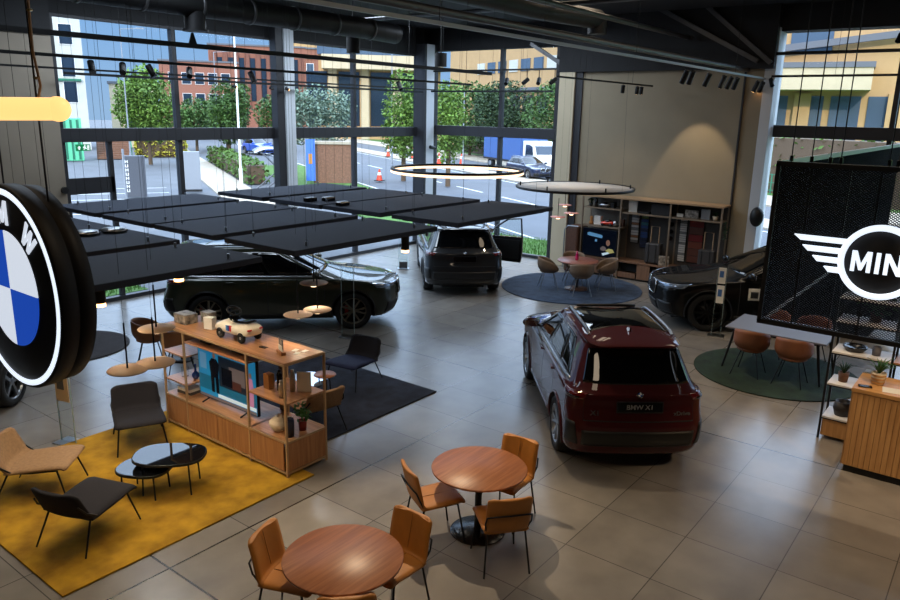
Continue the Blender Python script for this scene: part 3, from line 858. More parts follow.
M['wood_unit'] = wood('wood_unit', (104, 76, 58), (128, 96, 74), 2, 1.0, .5)
M['shelf_frame'] = mat('shelf_frame', (128, 112, 94), .5, .2)
M['wood_pale'] = wood('wood_pale', (150, 122, 92), (176, 146, 112), 1, 1.0, .5)
M['screen_pink'] = mat('screen_pink', (150, 100, 130), .3, emit=.6, ergb=(160, 106, 136))
M['screen_skin'] = mat('screen_skin', (130, 96, 80), .3, emit=.25, ergb=(150, 110, 92))
M['screen_blue'] = mat('screen_blue', (86, 130, 165), .3, emit=.35, ergb=(100, 156, 198))
M['screen_navy'] = mat('screen_navy', (8, 14, 26), .2, emit=.12, ergb=(10, 18, 34))
M['screen_yellow'] = mat('screen_yellow', (160, 152, 96), .3, emit=.3, ergb=(190, 182, 112))
M['red_gloss'] = mat('red_gloss', (214, 56, 26), .25, coat=.6)
M['suit_grey'] = mat('suitcase_grey', (58, 56, 56), .5)
M['back_grey'] = mat('shelf_back_grey', (70, 66, 62), .8)
M['back_light'] = mat('shelf_back_light', (112, 106, 96), .8)
M['photo_print'] = mat('photo_print', (70, 64, 60), .4, var=.6, vscale=14, var2=(196, 188, 176))
M['blue_print'] = mat('blue_print', (70, 110, 170), .4)
M['paint_red'] = mat('paint_red', (64, 3, 10), .6, .0, coat=.8, spec=.15)
M['paint_green'] = mat('paint_darkgreen', (34, 40, 22), .55, .1, coat=1.0, spec=.3)
M['paint_dark'] = mat('paint_graphite', (16, 18, 22), .55, .1, coat=1.0, spec=.3)
M['paint_black'] = mat('paint_black', (5, 5, 6), .6, .0, coat=.55, spec=.1)
M['rim_bronze'] = mat('rim_bronze', (120, 112, 100), .3, .8)
M['rim_dark'] = mat('rim_dark', (26, 26, 28), .35, .6)
M['tyre_red'] = mat('caliper_red', (150, 20, 20), .4)
M['acrylic'] = glass_mat('acrylic', (.96, .97, .97), .06)
M['acrylic_card'] = mat('acrylic_card', (196, 178, 158), .25, coat=.6)
M['pot_ochre'] = mat('pot_ochre', (190, 150, 40), .6)
M['pot_dark'] = mat('pot_dark', (36, 32, 32), .6)
M['pot_brown'] = mat('pot_brown', (96, 64, 44), .6)
M['board_pale'] = mat('board_pale', (206, 204, 204), .4)
M['card_beige'] = mat('card_beige', (178, 148, 110), .6)
M['exit_green'] = mat('exit_green', (10, 120, 70), .4, emit=.6, ergb=(10, 120, 70))
M['exit_white'] = mat('exit_white', (235, 245, 240), .4, emit=.6)
M['frost'] = mat('frosted_film', (190, 200, 210), .6, alpha=.45)
# ------------------------------------------------------------------ hanging signs
# round sign: front face looks along -x
t = thing('roundel_sign', 'large round black illuminated sign with blue and white quarters and letters', 'sign', (1.9, 4.94, 3.12))
GL = {'M': ([(0, 0), (0, 1), (.25, 1), (.5, .40), (.75, 1), (1, 1), (1, 0), (.79, 0), (.79, .60), (.58, .08), (.42, .08), (.21, .60), (.21, 0)], 1.0),
      'I': ([(0, 0), (0, 1), (.22, 1), (.22, 0)], .22),
      'N': ([(0, 0), (0, 1), (.23, 1), (.66, .36), (.66, 1), (.87, 1), (.87, 0), (.64, 0), (.21, .64), (.21, 0)], .87),
      'W': ([(0, 1), (.21, 1), (.33, .36), (.47, 1), (.65, 1), (.79, .36), (.91, 1), (1.12, 1), (.9, 0), (.69, 0), (.56, .60), (.43, 0), (.22, 0)], 1.12)}
RX = Matrix(((0, 0, -1), (-1, 0, 0), (0, 1, 0)))      # local x->-y, y->z, z->-x
def put(o, par, m3, loc):
    o.parent = par; o.matrix_local = Matrix.Translation(loc) @ m3.to_4x4(); return o
b = MB(); b.lathe([(.0001, -.225), (.60, -.225), (.635, -.215), (.64, -.125), (.63, -.12), (.63, -.11), (.65, -.105), (.652, -.012), (.645, 0), (.0001, 0)], 80, (0, 0, 0), 0, RX); drum = b.build('drum', 'black_sign', t)
b = MB(); b.lathe([(.595, .001), (.595, .006), (.63, .006), (.63, .001)], 80, (0, 0, 0), 0, RX, cap=False); b.build('light_ring', 'sign_white', t)
for k in range(4):
    a0 = k * PI / 2
    pts = [(0, 0)] + [(math.cos(a0 + i * PI / 32) * .37, math.sin(a0 + i * PI / 32) * .37) for i in range(17)]
    b = MB(); b.prism(pts, .001, .008, RX.to_4x4()); b.build('blue_quarter' if k % 2 else 'white_quarter', 'sign_blue' if k % 2 else 'sign_white_q', t)
for ch, ang in (('B', 132), ('M', 89), ('W', 46)):
    a = math.radians(ang)
    m3 = RX @ Matrix.Rotation(a - PI / 2, 3, 'Z'); lc = RX @ Vector((math.cos(a) * .483, math.sin(a) * .483, .002))
    if ch == 'B':
        put(text_mesh('letter', ch, .215, 'sign_white_q', .004, .006), t, m3, lc)
    else:
        poly, wd = GL[ch]
        b = MB(); b.prism([((px - wd / 2) * .145, (py - .5) * .15) for px, py in poly], .0, .007)
        put(b.build('letter', 'sign_white_q', t), t, m3, lc)
for dy in (-.3, .3):
    b = MB(); b.cyl((.15, dy, .55), (.15, dy, ZC - 3.11), .006, n=8); b.build('suspension_cable', 'black_metal', t)

# mesh screen with the winged sign
t = thing('mesh_screen', 'black expanded metal screen box hanging at the right', 'screen', (8.6, 1.03, 2.02))
H_, W_ = 1.77, 2.2
def mesh_plane(mb, o, u, v, W, H, p, q, wire, dep):
    """diamond mesh of crossing strips in the plane o + u*s + v*t"""
    o, u, v = Vector(o), Vector(u), Vector(v); n = u.cross(v)
    sl = q / p
    for sg in (1, -1):
        k = -int(H / q) - 2
        while k * p < W + H / sl + p:
            # line: s = s0 + sg*t/sl
            s0 = k * p if sg > 0 else k * p
            t0, t1 = 0.0, H
            if sg > 0:
                t0 = max(t0, (0 - s0) * sl); t1 = min(t1, (W - s0) * sl)
            else:
                t0 = max(t0, (s0 - W) * sl); t1 = min(t1, s0 * sl)
            k += 1
            if t1 - t0 < .01: continue
            a = o + u * (s0 + sg * t0 / sl) + v * t0; c = o + u * (s0 + sg * t1 / sl) + v * t1
            d = (c - a).normalized(); w = d.cross(n).normalized() * wire / 2
            vs = [a - w, a + w, c + w, c - w]
            mb.add([x - n * dep / 2 for x in vs] + [x + n * dep / 2 for x in vs], [(0, 1, 2, 3), (7, 6, 5, 4), (0, 4, 5, 1), (2, 6, 7, 3), (1, 5, 6, 2), (3, 7, 4, 0)])
b = MB(); mesh_plane(b, (0, W_ / 2, 0), (0, -1, 0), (0, 0, 1), W_, H_, .036, .026, .0092, .006); b.build('front_mesh', 'mesh_metal', t)
b = MB()
for y in (-1.1, 1.1): b.bb(-.02, .03, y - .022, y + .022, 0, H_)
for z in (0, H_): b.bb(-.02, .03, -1.12, 1.12, z - .025, z + .025)
b.build('front_frame', 'black_metal', t)
for y in (.76, .39, .11, -.3, -.7):
    b = MB(); b.bb(.004, .02, y - .007, y + .007, 0, H_); b.build('mesh_seam', 'black_metal', t)
b = MB(); b.bb(.05, 9.4, 1.095, 1.115, .02, H_ - .02); b.build('return_board', 'return_black', t)
b = MB(); mesh_plane(b, (.03, 1.085, 0), (1, 0, 0), (0, 0, 1), 9.3, H_, .036, .026, .010, .006); b.build('return_mesh', 'return_black', t)
b = MB(); b.bb(.0, 9.4, 1.075, 1.12, H_ - .03, H_ + .03); b.build('return_top_rail', 'rail_light', t)
b = MB(); b.bb(.0, 9.4, 1.075, 1.12, -.025, .025); b.build('return_bottom_rail', 'alu_dull', t)
for y, x in ((.98, 0), (.78, 0), (.6, 0), (.5, 0), (.06, 0), (-.02, 0), (-.4, 0), (-.5, 0)):
    b = MB(); b.cyl((x, y, H_), (x, y, ZC - 2.02), .006, n=6); c = b.build('suspension_cable', 'black_metal', t)
    b = MB(); b.cyl((x, y, H_ + .03), (x, y, H_ + .09), .02, n=10); b.build('cable_grip', 'black_gloss', c)
t = thing('winged_sign', 'white illuminated winged ring sign on the black mesh screen', 'sign', (8.57, 1.03, 2.85))
b = MB(); b.lathe([(.0001, -.02), (.36, -.02), (.36, .012), (.0001, .012)], 64, (0, 0, 0), 0, RX); b.build('disc', 'black_sign', t)
b = MB(); b.lathe([(.325, -.015), (.325, .03), (.385, .03), (.385, -.015)], 80, (0, 0, 0), 0, RX, cap=False)
b.build('ring', 'sign_white', t)
for sg in (1, -1):
    for (z1, z0, tip, sl) in ((.205, .150, .84, .07), (.098, .042, .745, .06), (-.004, -.06, .635, .055), (-.105, -.16, .51, .05)):
        ri = lambda z: math.sqrt(max(.0, .375 ** 2 - z * z)) - .01
        poly = [(-ri(z1), z1), (-tip, z1), (-tip + sl, z0), (-ri(z0), z0)]
        poly = [(x * sg, y) for x, y in poly]
        b = MB(); b.prism(poly, -.01, .03, RX.to_4x4()); b.build('wing_bar', 'sign_white', t)
x_ = -.258
for ch in 'MINI':
    poly, wd = GL[ch]
    b = MB(); b.prism([(x_ + px * .186, -.118 + py * .218) for px, py in poly], .013, .022, RX.to_4x4()); b.build('letter', 'sign_white', t)
    x_ += wd * .186 + .038

# ------------------------------------------------------------------ floor coverings
def rug(name, label, m, poly, loc):
    o = MB().prism(poly, .0, .018).build(name, m, None, loc, bevel=.006)
    tag(o, label, 'rug'); return o
rug('rug', 'large mustard yellow rug under the lounge chairs', 'rug_yellow', [(2.45, 6.14), (5.42, 6.14), (5.42, 9.2), (2.45, 9.2)], (0, 0, .002))
rug('rug', 'dark navy rectangular rug beside the open shelf', 'rug_navy', [(6.02, 6.73), (8.50, 6.73), (8.50, 9.9), (6.02, 9.9)], (0, 0, .002))
circ = lambda r, n=72: [(r * math.cos(2 * PI * k / n), r * math.sin(2 * PI * k / n)) for k in range(n)]
rug('rug', 'round blue rug under the meeting table by the wall shelves', 'rug_blue', circ(1.76), (16.36, 8.66, .002))
rug('rug', 'round dark green rug under the long table', 'rug_green', circ(1.34), (13.03, 2.86, .002))
rug('rug', 'round dark brown rug behind the large round sign', 'rug_brown', circ(.98), (5.92, 13.15, .002))

# ------------------------------------------------------------------ chairs
def padgrid(prof, width, nu=10, edge=.5, curve=0.0, rnd_top=.0):
    """grid of points: prof = list of (x, z); width(f) = full width at fraction f along the profile"""
    rows = []
    for i in range(nu + 1):
        u = -1 + 2 * i / nu
        row = []
        for j, (x, z) in enumerate(prof):
            f = j / (len(prof) - 1)
            row.append(Vector((x + curve * u * u, u * width(f) / 2, z)))
        rows.append(row)
    return rows
def smoothprof(pts, n=4):
    out = []
    P = [pts[0]] + list(pts) + [pts[-1]]
    for i in range(1, len(P) - 2):
        for k in range(n):
            w = _cr(k / n)
            out.append((sum(w[q] * P[i - 1 + q][0] for q in range(4)), sum(w[q] * P[i - 1 + q][1] for q in range(4))))
    out.append(pts[-1])
    return out
def lounge_chair(label, loc, rotz, seat_m, back_m, group=None):
    t = thing('lounge_chair', label, 'chair', loc, rotz, group)
    wf = lambda f: .60 - .10 * max(0, (.12 - f) / .12) ** 2
    b = MB(); b.slab(padgrid(smoothprof([(.36, .355), (.33, .385), (.2, .385), (0, .365), (-.18, .345), (-.27, .345)]), wf, 12, curve=.0), .045); b.build('seat', seat_m, t)
    wb = lambda f: .60 - .14 * max(0, (f - .8) / .2) ** 2 - .04 * f
    b = MB(); b.slab(padgrid(smoothprof([(-.25, .34), (-.32, .38), (-.36, .46), (-.40, .55), (-.43, .62), (-.445, .66)]), wb, 12, curve=.05), .045); b.build('backrest', back_m, t)
    for sx, fx, x0 in ((1, .36, .26), (-1, -.40, -.24)):
        for sy in (1, -1):
            b = MB(); b.cyl((x0, sy * .25, .345), (fx, sy * .30, .0), .011, .009, 10); b.build('leg', 'black_metal', t)
    b = MB()
    b.tube([(.26, .25, .345), (.0, .27, .335), (-.26, .25, .33), (-.26, -.25, .33), (0, -.27, .335), (.26, -.25, .345)], .010, 8, closed=True)
    for sy in (1, -1): b.tube([(-.18, sy * .285, .34), (-.33, sy * .30, .44), (-.39, sy * .26, .53)], .010, 8)
    b.build('frame', 'black_metal', t)
    return t
lounge_chair('tan fabric lounge chair at the left edge of yellow rug', (3.23, 8.2, .02), math.radians(-46), 'fab_tan', 'fab_tan', 'low lounge chairs')
lounge_chair('black lounge chair nearest the camera on yellow rug, back turned', (3.13, 6.95, .02), math.radians(20), 'fab_black', 'fab_black', 'low lounge chairs')
lounge_chair('black lounge chair on the yellow rug facing the camera beside the shelf', (4.58, 8.52, .02), math.radians(-115), 'fab_black', 'fab_black', 'low lounge chairs')
lounge_chair('navy lounge chair on the dark rug behind the open shelf', (7.93, 8.0, .02), math.radians(190), 'fab_navy', 'fab_black', 'low lounge chairs')
lounge_chair('tan lounge chair on the dark rug seen through the open shelf', (6.34, 7.2, .02), math.radians(80), 'fab_tan', 'fab_tan', 'low lounge chairs')
def cafe_chair(label, loc, rotz, group='tan leather chairs at the round cafe tables'):
    t = thing('cafe_chair', label, 'chair', loc, rotz, group)
    ws = lambda f: .45 - .07 * max(0, (.15 - f) / .15) ** 2 - .02 * f
    b = MB(); b.slab(padgrid(smoothprof([(.235, .435), (.215, .462), (.1, .462), (-.06, .452), (-.18, .448), (-.215, .455)]), ws, 12), .045); s_ = b.build('seat', 'leather_tan', t)
    b = MB(); b.tube([(.22, 0, .4865), (.0, 0, .480), (-.19, 0, .475)], .0022, 5); b.build('seam', 'leather_dark', s_)
    wb = lambda f: .44 - .09 * max(0, (f - .82) / .18) ** 2 - .01 * f
    b = MB(); b.slab(padgrid(smoothprof([(-.20, .455), (-.235, .49), (-.255, .58), (-.28, .70), (-.305, .80), (-.312, .83)]), wb, 12, curve=.03), .04); k_ = b.build('backrest', 'leather_tan', t)
    b = MB(); b.tube([(-.214, 0, .52), (-.247, 0, .66), (-.282, 0, .82)], .0022, 5); b.build('seam', 'leather_dark', k_)
    for x0, fx in ((.17, .245), (-.19, -.265)):
        for sy in (1, -1):
            b = MB(); b.cyl((x0, sy * .185, .44), (fx, sy * .225, 0), .010, .009, 10); b.build('leg', 'black_metal', t)
    b = MB(); b.tube([(-.19, .19, .435), (-.25, .225, .56), (-.285, .215, .645), (-.298, .15, .655), (-.303, 0, .655), (-.298, -.15, .655), (-.285, -.215, .645), (-.25, -.225, .56), (-.19, -.19, .435)], .009, 8)
    b.tube([(.17, .185, .432), (-.19, .19, .432)], .009, 8); b.tube([(.17, -.185, .432), (-.19, -.19, .432)], .009, 8)
    b.build('frame', 'black_metal', t)
    return t
R_ = math.radians
cafe_chair('tan leather chair at the left of the far round cafe table', (5.33, 4.22, 0), R_(-29))
cafe_chair('tan leather chair behind the right side of far cafe table', (6.10, 3.85, 0), R_(184))
cafe_chair('tan leather chair at the front of the far cafe table, back to camera', (5.40, 3.46, 0), R_(50))
cafe_chair('tan leather chair at the left of the near round cafe table', (3.54, 4.30, 0), R_(-70))
cafe_chair('tan leather chair at the right of the near round cafe table', (4.17, 3.77, 0), R_(180))
cafe_chair('tan leather chair cut off by the bottom edge before near cafe table', (3.47, 3.6, 0), R_(46))
def cafe_table(label, loc):
    t = thing('cafe_table', label, 'table', loc)
    b = MB(); b.lathe([(.0001, .70), (.46, .70), (.49, .715), (.492, .728), (.485, .735), (.0001, .735)], 72); b.build('tabletop', 'wood_table', t)
    b = MB(); b.cyl((0, 0, .02), (0, 0, .70), .036, n=20); b.build('column', 'black_metal', t)
    b = MB(); b.lathe([(.0001, 0), (.285, 0), (.29, .006), (.285, .012), (.05, .02), (.0001, .02)], 56); b.build('base_plate', 'black_gloss2', t)
cafe_table('round wooden cafe table with black base, nearest the camera', (3.70, 3.87, 0))
cafe_table('round wooden cafe table with black base, nearer the red car', (5.69, 3.93, 0))

def tub_chair(name, label, loc, rotz, m, group, legm='black_metal', h=.80, dark=None):
    """moulded shell chair, faces +x"""
    t = thing(name, label, 'chair', loc, rotz, group)
    nU, nV = 28, 9
    rows = []
    for i in range(nU + 1):
        a = R_(38) + (2 * PI - 2 * R_(38)) * i / nU          # opening at the front
        f = abs(a - PI) / (PI - R_(38))                        # 0 at back, 1 at arm fronts
        top = .45 + (h - .45) * (1 - .60 * f ** 2.2) - .05 * f ** 6
        row = []
        for j in range(nV + 1):
            v = j / nV
            rr = .14 + .135 * math.sin(min(1, v * 1.5) * PI / 2) - .012 * v
            z = .44 + (top - .44) * v ** 1.5
            row.append(Vector((rr * math.cos(a) * (1.0 + .05 * v), rr * math.sin(a) * 1.06, z)))
        rows.append(row)
    b = MB(); b.slab(rows, .024); b.build('shell', m, t)
    b = MB(); b.lathe([(.0001, .425), (.19, .425), (.225, .445), (.215, .48), (.15, .49), (.0001, .487)], 32); b.build('seat_pad', dark or m, t)
    for sx in (1, -1):
        for sy in (1, -1):
            b = MB(); b.cyl((sx * .12, sy * .12, .43), (sx * .23, sy * .23, 0), .010, .009, 8); b.build('leg', legm, t)
    return t
tx, ty = 16.27, 8.46
for lb, dx, dy, d_ in (('left of', -.61, .79, .72), ('right of', .61, -.79, .72), ('in front of', -.77, -.59, .62), ('behind', .77, .59, .66)):
    tub_chair('tub_chair', 'taupe tub chair %s the small round table on blue rug' % lb, (tx + dx * d_, ty + dy * d_, .02), math.atan2(-dy, -dx), 'fab_taupe', 'taupe tub chairs on the blue rug', 'alu')
t = thing('meeting_table', 'small round brown meeting table on the blue rug', 'table', (tx, ty, .02))
b = MB(); b.lathe([(.0001, .70), (.49, .70), (.51, .72), (.50, .735), (.0001, .735)], 56); b.build('tabletop', 'wood_red', t)
b = MB(); b.cyl((0, 0, .03), (0, 0, .70), .045, n=16); b.build('column', 'black_metal', t)
b = MB(); b.lathe([(.0001, 0), (.30, 0), (.30, .02), (.06, .04), (.0001, .04)], 40); b.build('base_plate', 'wood_dark', t)
o = MB().lathe([(.0001, 0), (.035, 0), (.042, .03), (.045, .10), (.03, .16), (.016, .19), (.016, .23), (.0001, .23)], 20).build('decanter', 'pink_glass', None, (tx - .03, ty + .02, .755))
tag(o, 'small pink glass vase on the round brown table', 'vase')
# long table on the green rug
t = thing('long_table', 'long grey topped table with black legs on green rug', 'table', (13.25, 2.88, .02))
b = MB(); b.box((0, 0, .715), (1.1, 1.62, .035)); b.build('tabletop', 'table_grey', t, bevel=.012)
b = MB(); b.box((0, 0, .675), (.9, 1.4, .045)); b.build('apron', 'black_metal', t)
for sx in (1, -1):
    for sy in (1, -1):
        b = MB(); b.cyl((sx * .44, sy * .66, .70), (sx * .53, sy * .79, 0), .026, .018, 10); b.build('leg', 'black_metal', t)
for (x, y, a, lb) in ((12.62, 3.2, 0, 'near left'), (12.58, 2.52, 0, 'near right'), (13.95, 3.2, PI, 'far left'), (13.95, 2.52, PI, 'far right')):
    tub_chair('shell_chair', 'orange brown shell chair on %s side of the long grey table' % lb, (x, y, .02), a, 'leather_orange', 'brown shell chairs around long table', h=.82)
# pair behind the shelf
tub_chair('shell_chair', 'brown shell chair behind the shelf, left of small table', (6.36, 11.22, 0), R_(-35), 'leather_brown', 'brown chairs behind the shelf', h=.80)
tub_chair('shell_chair', 'brown shell chair behind the shelf, back to the camera', (6.42, 10.45, 0), R_(65), 'leather_brown', 'brown chairs behind the shelf', h=.80)
t = thing('side_table', 'small round grey table between brown chairs behind the shelf', 'table', (6.82, 11.05, 0))
b = MB(); b.lathe([(.0001, .60), (.33, .60), (.34, .62), (.0001, .62)], 40); b.build('tabletop', 'table_grey', t)
b = MB(); b.cyl((0, 0, .01), (0, 0, .60), .025, n=12); b.build('column', 'black_metal', t)
b = MB(); b.lathe([(.0001, 0), (.2, 0), (.2, .012), (.0001, .012)], 32); b.build('base_plate', 'black_metal', t)
# nested coffee tables
def stadium(rx, ry, n=48, p=2.6):
    return [(rx * abs(math.cos(a)) ** (2 / p) * (1 if math.cos(a) >= 0 else -1), ry * abs(math.sin(a)) ** (2 / p) * (1 if math.sin(a) >= 0 else -1)) for a in [2 * PI * k / n for k in range(n)]]
def coffee(label, loc, rz, rx, ry, h):
    t = thing('coffee_table', label, 'table', loc, rz)
    b = MB(); b.prism(stadium(rx, ry), h - .035, h - .004); b.build('tray_rim', 'black_metal', t, bevel=.006)
    b = MB(); b.prism(stadium(rx - .012, ry - .012), h - .01, h); b.build('mirror_top', 'mirror_black', t)
    for sx in (1, -1):
        for sy in (1, -1):
            b = MB(); b.cyl((sx * rx * .62, sy * ry * .62, h - .035), (sx * rx * .66, sy * ry * .66, 0), .010, n=8); b.build('leg', 'black_metal', t)
coffee('larger black glass topped coffee table on the yellow rug', (4.17, 7.15, .02), R_(-48), .40, .29, .42)
coffee('smaller lower black coffee table nested beside the larger one', (3.92, 7.27, .02), R_(-60), .30, .24, .32)
t = thing('coffee_table', 'low white glass topped table on the dark rug', 'table', (6.72, 7.85, .02))
b = MB(); b.prism(stadium(.40, .30), .37, .40); b.build('glass_top', 'mirror_pale', t)
for a in range(3):
    b = MB(); b.cyl((.2 * math.cos(a * 2.1), .2 * math.sin(a * 2.1), .37), (.24 * math.cos(a * 2.1), .24 * math.sin(a * 2.1), 0), .011, n=8); b.build('leg', 'black_metal', t)
t = thing('stool_table', 'small round wooden side table on the dark rug', 'table', (6.98, 7.62, .02))
b = MB(); b.lathe([(.0001, .47), (.155, .47), (.165, .48), (.155, .49), (.0001, .49)], 36); b.build('tabletop', 'wood_table', t)
for a in range(3):
    b = MB(); b.cyl((.08 * math.cos(a * 2.1), .08 * math.sin(a * 2.1), .47), (.14 * math.cos(a * 2.1), .14 * math.sin(a * 2.1), 0), .009, n=8); b.build('leg', 'black_metal', t)

# ------------------------------------------------------------------ pendant discs
def disc_pendant(loc, label, m, group, r=.175, rod=.45):
    t = thing('disc_pendant', label, 'pendant lamp', loc, 0, group)
    b = MB(); b.lathe([(.0001, .0), (r, -.004), (r + .004, .002), (r, .008), (.03, .02), (.0001, .02)], 40); b.build('disc_shade', m, t)
    b = MB(); b.lathe([(.0001, -.045), (.04, -.045), (.048, -.03), (.05, -.004)], 20); b.build('lamp_lens', 'lamp_pend', t)
    b = MB(); b.cyl((0, 0, .018), (0, 0, rod), .008, n=8); b.build('rod', 'black_metal', t)
    top = ZC - loc[2]
    b = MB(); b.cyl((0, 0, rod), (0, 0, top), .0016, n=5); b.build('cable', 'black_metal', t)
M['lamp_pend'] = mat('lamp_pendant', (255, 226, 190), .4, emit=3.0, ergb=(255, 215, 170))
disc_pendant((3.28, 6.22, 1.9), 'lower left of three beige disc lamps above yellow rug', 'disc_beige', 'disc lamps above the yellow rug')
disc_pendant((3.55, 6.21, 1.9), 'lower right of three beige disc lamps above yellow rug', 'disc_beige', 'disc lamps above the yellow rug')
disc_pendant((3.82, 6.61, 2.1), 'upper one of three beige disc lamps above yellow rug', 'disc_beige', 'disc lamps above the yellow rug')
disc_pendant((5.81, 6.80, 1.8), 'left of three disc lamps hanging above the shelf', 'disc_rose', 'disc lamps above the dark rug')
disc_pendant((6.13, 6.80, 1.8), 'right of three disc lamps hanging above the shelf', 'disc_rose', 'disc lamps above the dark rug')
disc_pendant((6.24, 6.98, 2.1), 'highest of three disc lamps hanging above the shelf', 'disc_rose', 'disc lamps above the dark rug')
disc_pendant((16.15, 8.85, 2.1), 'highest pink disc lamp above the round brown table', 'disc_pink', 'pink disc lamps by the wall shelves')
disc_pendant((15.7, 8.42, 1.98), 'right pink disc lamp above the round brown table', 'disc_pink', 'pink disc lamps by the wall shelves')
disc_pendant((15.4, 8.61, 1.9), 'left pink disc lamp above the round brown table', 'disc_pink', 'pink disc lamps by the wall shelves')
# ------------------------------------------------------------------ small helpers for stock
def tagged(mb, name, m, label, cat, loc=(0, 0, 0), rotz=0, group=None, bevel=0.0):
    o = mb.build(name, m, None, loc, rotz, bevel=bevel)
    return tag(o, label, cat, group)
def bx(name, m, size, loc, label, cat, rotz=0, group=None, bevel=.004):
    return tagged(MB().box((0, 0, size[2] / 2), size), name, m, label, cat, loc, rotz, group, bevel)
def blades(n, L, w, spread, droop, seed, z0=0.0):
    r = random.Random(seed); mb = MB()
    for i in range(n):
        a = r.uniform(0, 2 * PI); l = L * r.uniform(.65, 1.1); sp = spread * r.uniform(.3, 1.1)
        pts = []
        for k in range(6):
            t = k / 5
            rad = sp * l * t ** 1.2; z = z0 + l * (t - droop * t * t)
            pts.append(Vector((math.cos(a) * (.01 + rad), math.sin(a) * (.01 + rad), z)))
        side = Vector((-math.sin(a), math.cos(a), 0))
        vs = []
        for k, p in enumerate(pts):
            ww = w * (1 - (k / 5) ** 2) * .5 + .0006
            vs += [p - side * ww, p + side * ww + Vector((0, 0, .002)), p - Vector((0, 0, .002)) + side * 0]
        fs = []
        for k in range(5):
            o = k * 3
            fs += [(o, o + 1, o + 4, o + 3), (o + 1, o + 2, o + 5, o + 4), (o + 2, o, o + 3, o + 5)]
        mb.add(vs, fs, 0, True)
    return mb
def leafy(n, R, w, seed, c=(0, 0, 0), sq=1.0):
    r = random.Random(seed); mb = MB()
    for i in range(n):
        d = Vector((r.gauss(0, 1), r.gauss(0, 1), r.gauss(0, 1))).normalized() * R * r.uniform(.25, 1.0)
        d.z *= sq
        q = Euler((r.uniform(-.9, .9), r.uniform(-.9, .9), r.uniform(0, 6.28))).to_matrix()
        l = w * r.uniform(.7, 1.3)
        base = [(-l, 0, 0), (-.3 * l, .45 * l, .06 * l), (.5 * l, .35 * l, .05 * l), (l, 0, -.1 * l), (.5 * l, -.35 * l, .05 * l), (-.3 * l, -.45 * l, .06 * l)]
        mb.add([q @ Vector(p) + d + Vector(c) for p in base], [(0, 1, 2, 3, 4, 5)], 0, False)
    return mb
def potplant(label, loc, pot, potm, kind, seed, size=1.0, leafm='leaf'):
    t = thing('potted_plant', label, 'plant', loc)
    b = MB(); b.lathe(pot, 24); b.build('pot', potm, t)
    h = pot[2][1]
    if kind == 'blade': lf = blades(34, .26 * size, .022 * size, .75, .45, seed, h - .01)
    else:
        lf = leafy(90, .13 * size, .035 * size, seed, (0, 0, h + .10 * size))
        for k in range(5): lf.tube([(0, 0, h - .02), (.03 * math.cos(k * 1.3), .03 * math.sin(k * 1.3), h + .12 * size)], .004, 5)
    lf.build('leaves', leafm, t, recalc=False)
    return t
pot = lambda r, h: [(.0001, 0), (r * .8, 0), (r, h), (r * .88, h), (r * .85, h - .02), (.0001, h - .02)]

# ------------------------------------------------------------------ open shelf on the rug
X0, X1 = 5.16, 5.77
YS = [6.31, 7.0, 8.31, 8.80]
ZT, ZB = 1.41, .44
sh = thing('open_shelf', 'long open brass framed shelf with wooden base on yellow rug', 'shelf', (0, 0, .02))
for y in YS:
    for x in (X0, X1):
        b = MB(); b.bb(x - .0125, x + .0125, y - .0125, y + .0125, 0, ZT); b.build('post', 'brass_frame', sh)
for x in (X0, X1):
    for z in (.05, ZB, ZT - .012):
        b = MB(); b.bb(x - .012, x + .012, YS[0], YS[3], z - .012, z + .012); b.build('rail', 'brass_frame', sh)
for y in YS:
    for z in (.05, ZB, ZT - .012):
        b = MB(); b.bb(X0, X1, y - .012, y + .012, z - .012, z + .012); b.build('rail', 'brass_frame', sh)
b = MB(); b.bb(X0, X1, YS[0], YS[3], ZT - .012, ZT + .008); b.build('shelf_top', 'wood_shelf', sh, bevel=.003)
b = MB(); b.bb(X0, X1, YS[0], YS[3], ZB - .008, ZB + .012); b.build('base_top', 'wood_shelf', sh, bevel=.003)
for y0, y1 in ((6.37, 6.985), (7.015, 7.65), (7.66, 8.295), (8.325, 8.785)):
    b = MB(); b.bb(X0 - .006, X0 + .014, y0, y1, .07, ZB - .02); b.build('door', 'wood_front', sh, bevel=.002)
b = MB(); b.bb(X0, X1, YS[0] - .006, YS[0] + .014, .07, ZB - .02); b.build('side_panel', 'wood_front', sh)
b = MB(); b.bb(X0, X1, YS[3] - .014, YS[3] + .006, .07, ZB - .02); b.build('side_panel', 'wood_front', sh)
b = MB(); b.bb(X1 - .014, X1 + .006, YS[0], YS[3], .07, ZB - .02); b.build('rear_panel', 'wood_front', sh)
b = MB(); b.bb(X0, X1, YS[0], YS[1], .905, .925); b.build('middle_shelf', 'wood_shelf', sh, bevel=.003)
b = MB(); b.bb(X0, X1, YS[1], YS[2], 1.255, 1.27); b.build('middle_shelf', 'wood_shelf', sh, bevel=.003)
for z in (.66, 1.05):
    b = MB(); b.bb(X0, X1, YS[2], YS[3], z - .01, z + .01); b.build('middle_shelf', 'wood_shelf', sh, bevel=.003)
b = MB(); b.bb(X1 - .02, X1, 7.0, 7.14, ZB, 1.2); b.build('divider', 'wood_dark', sh)
zt, zb, zm = ZT + .03, ZB + .034, .947
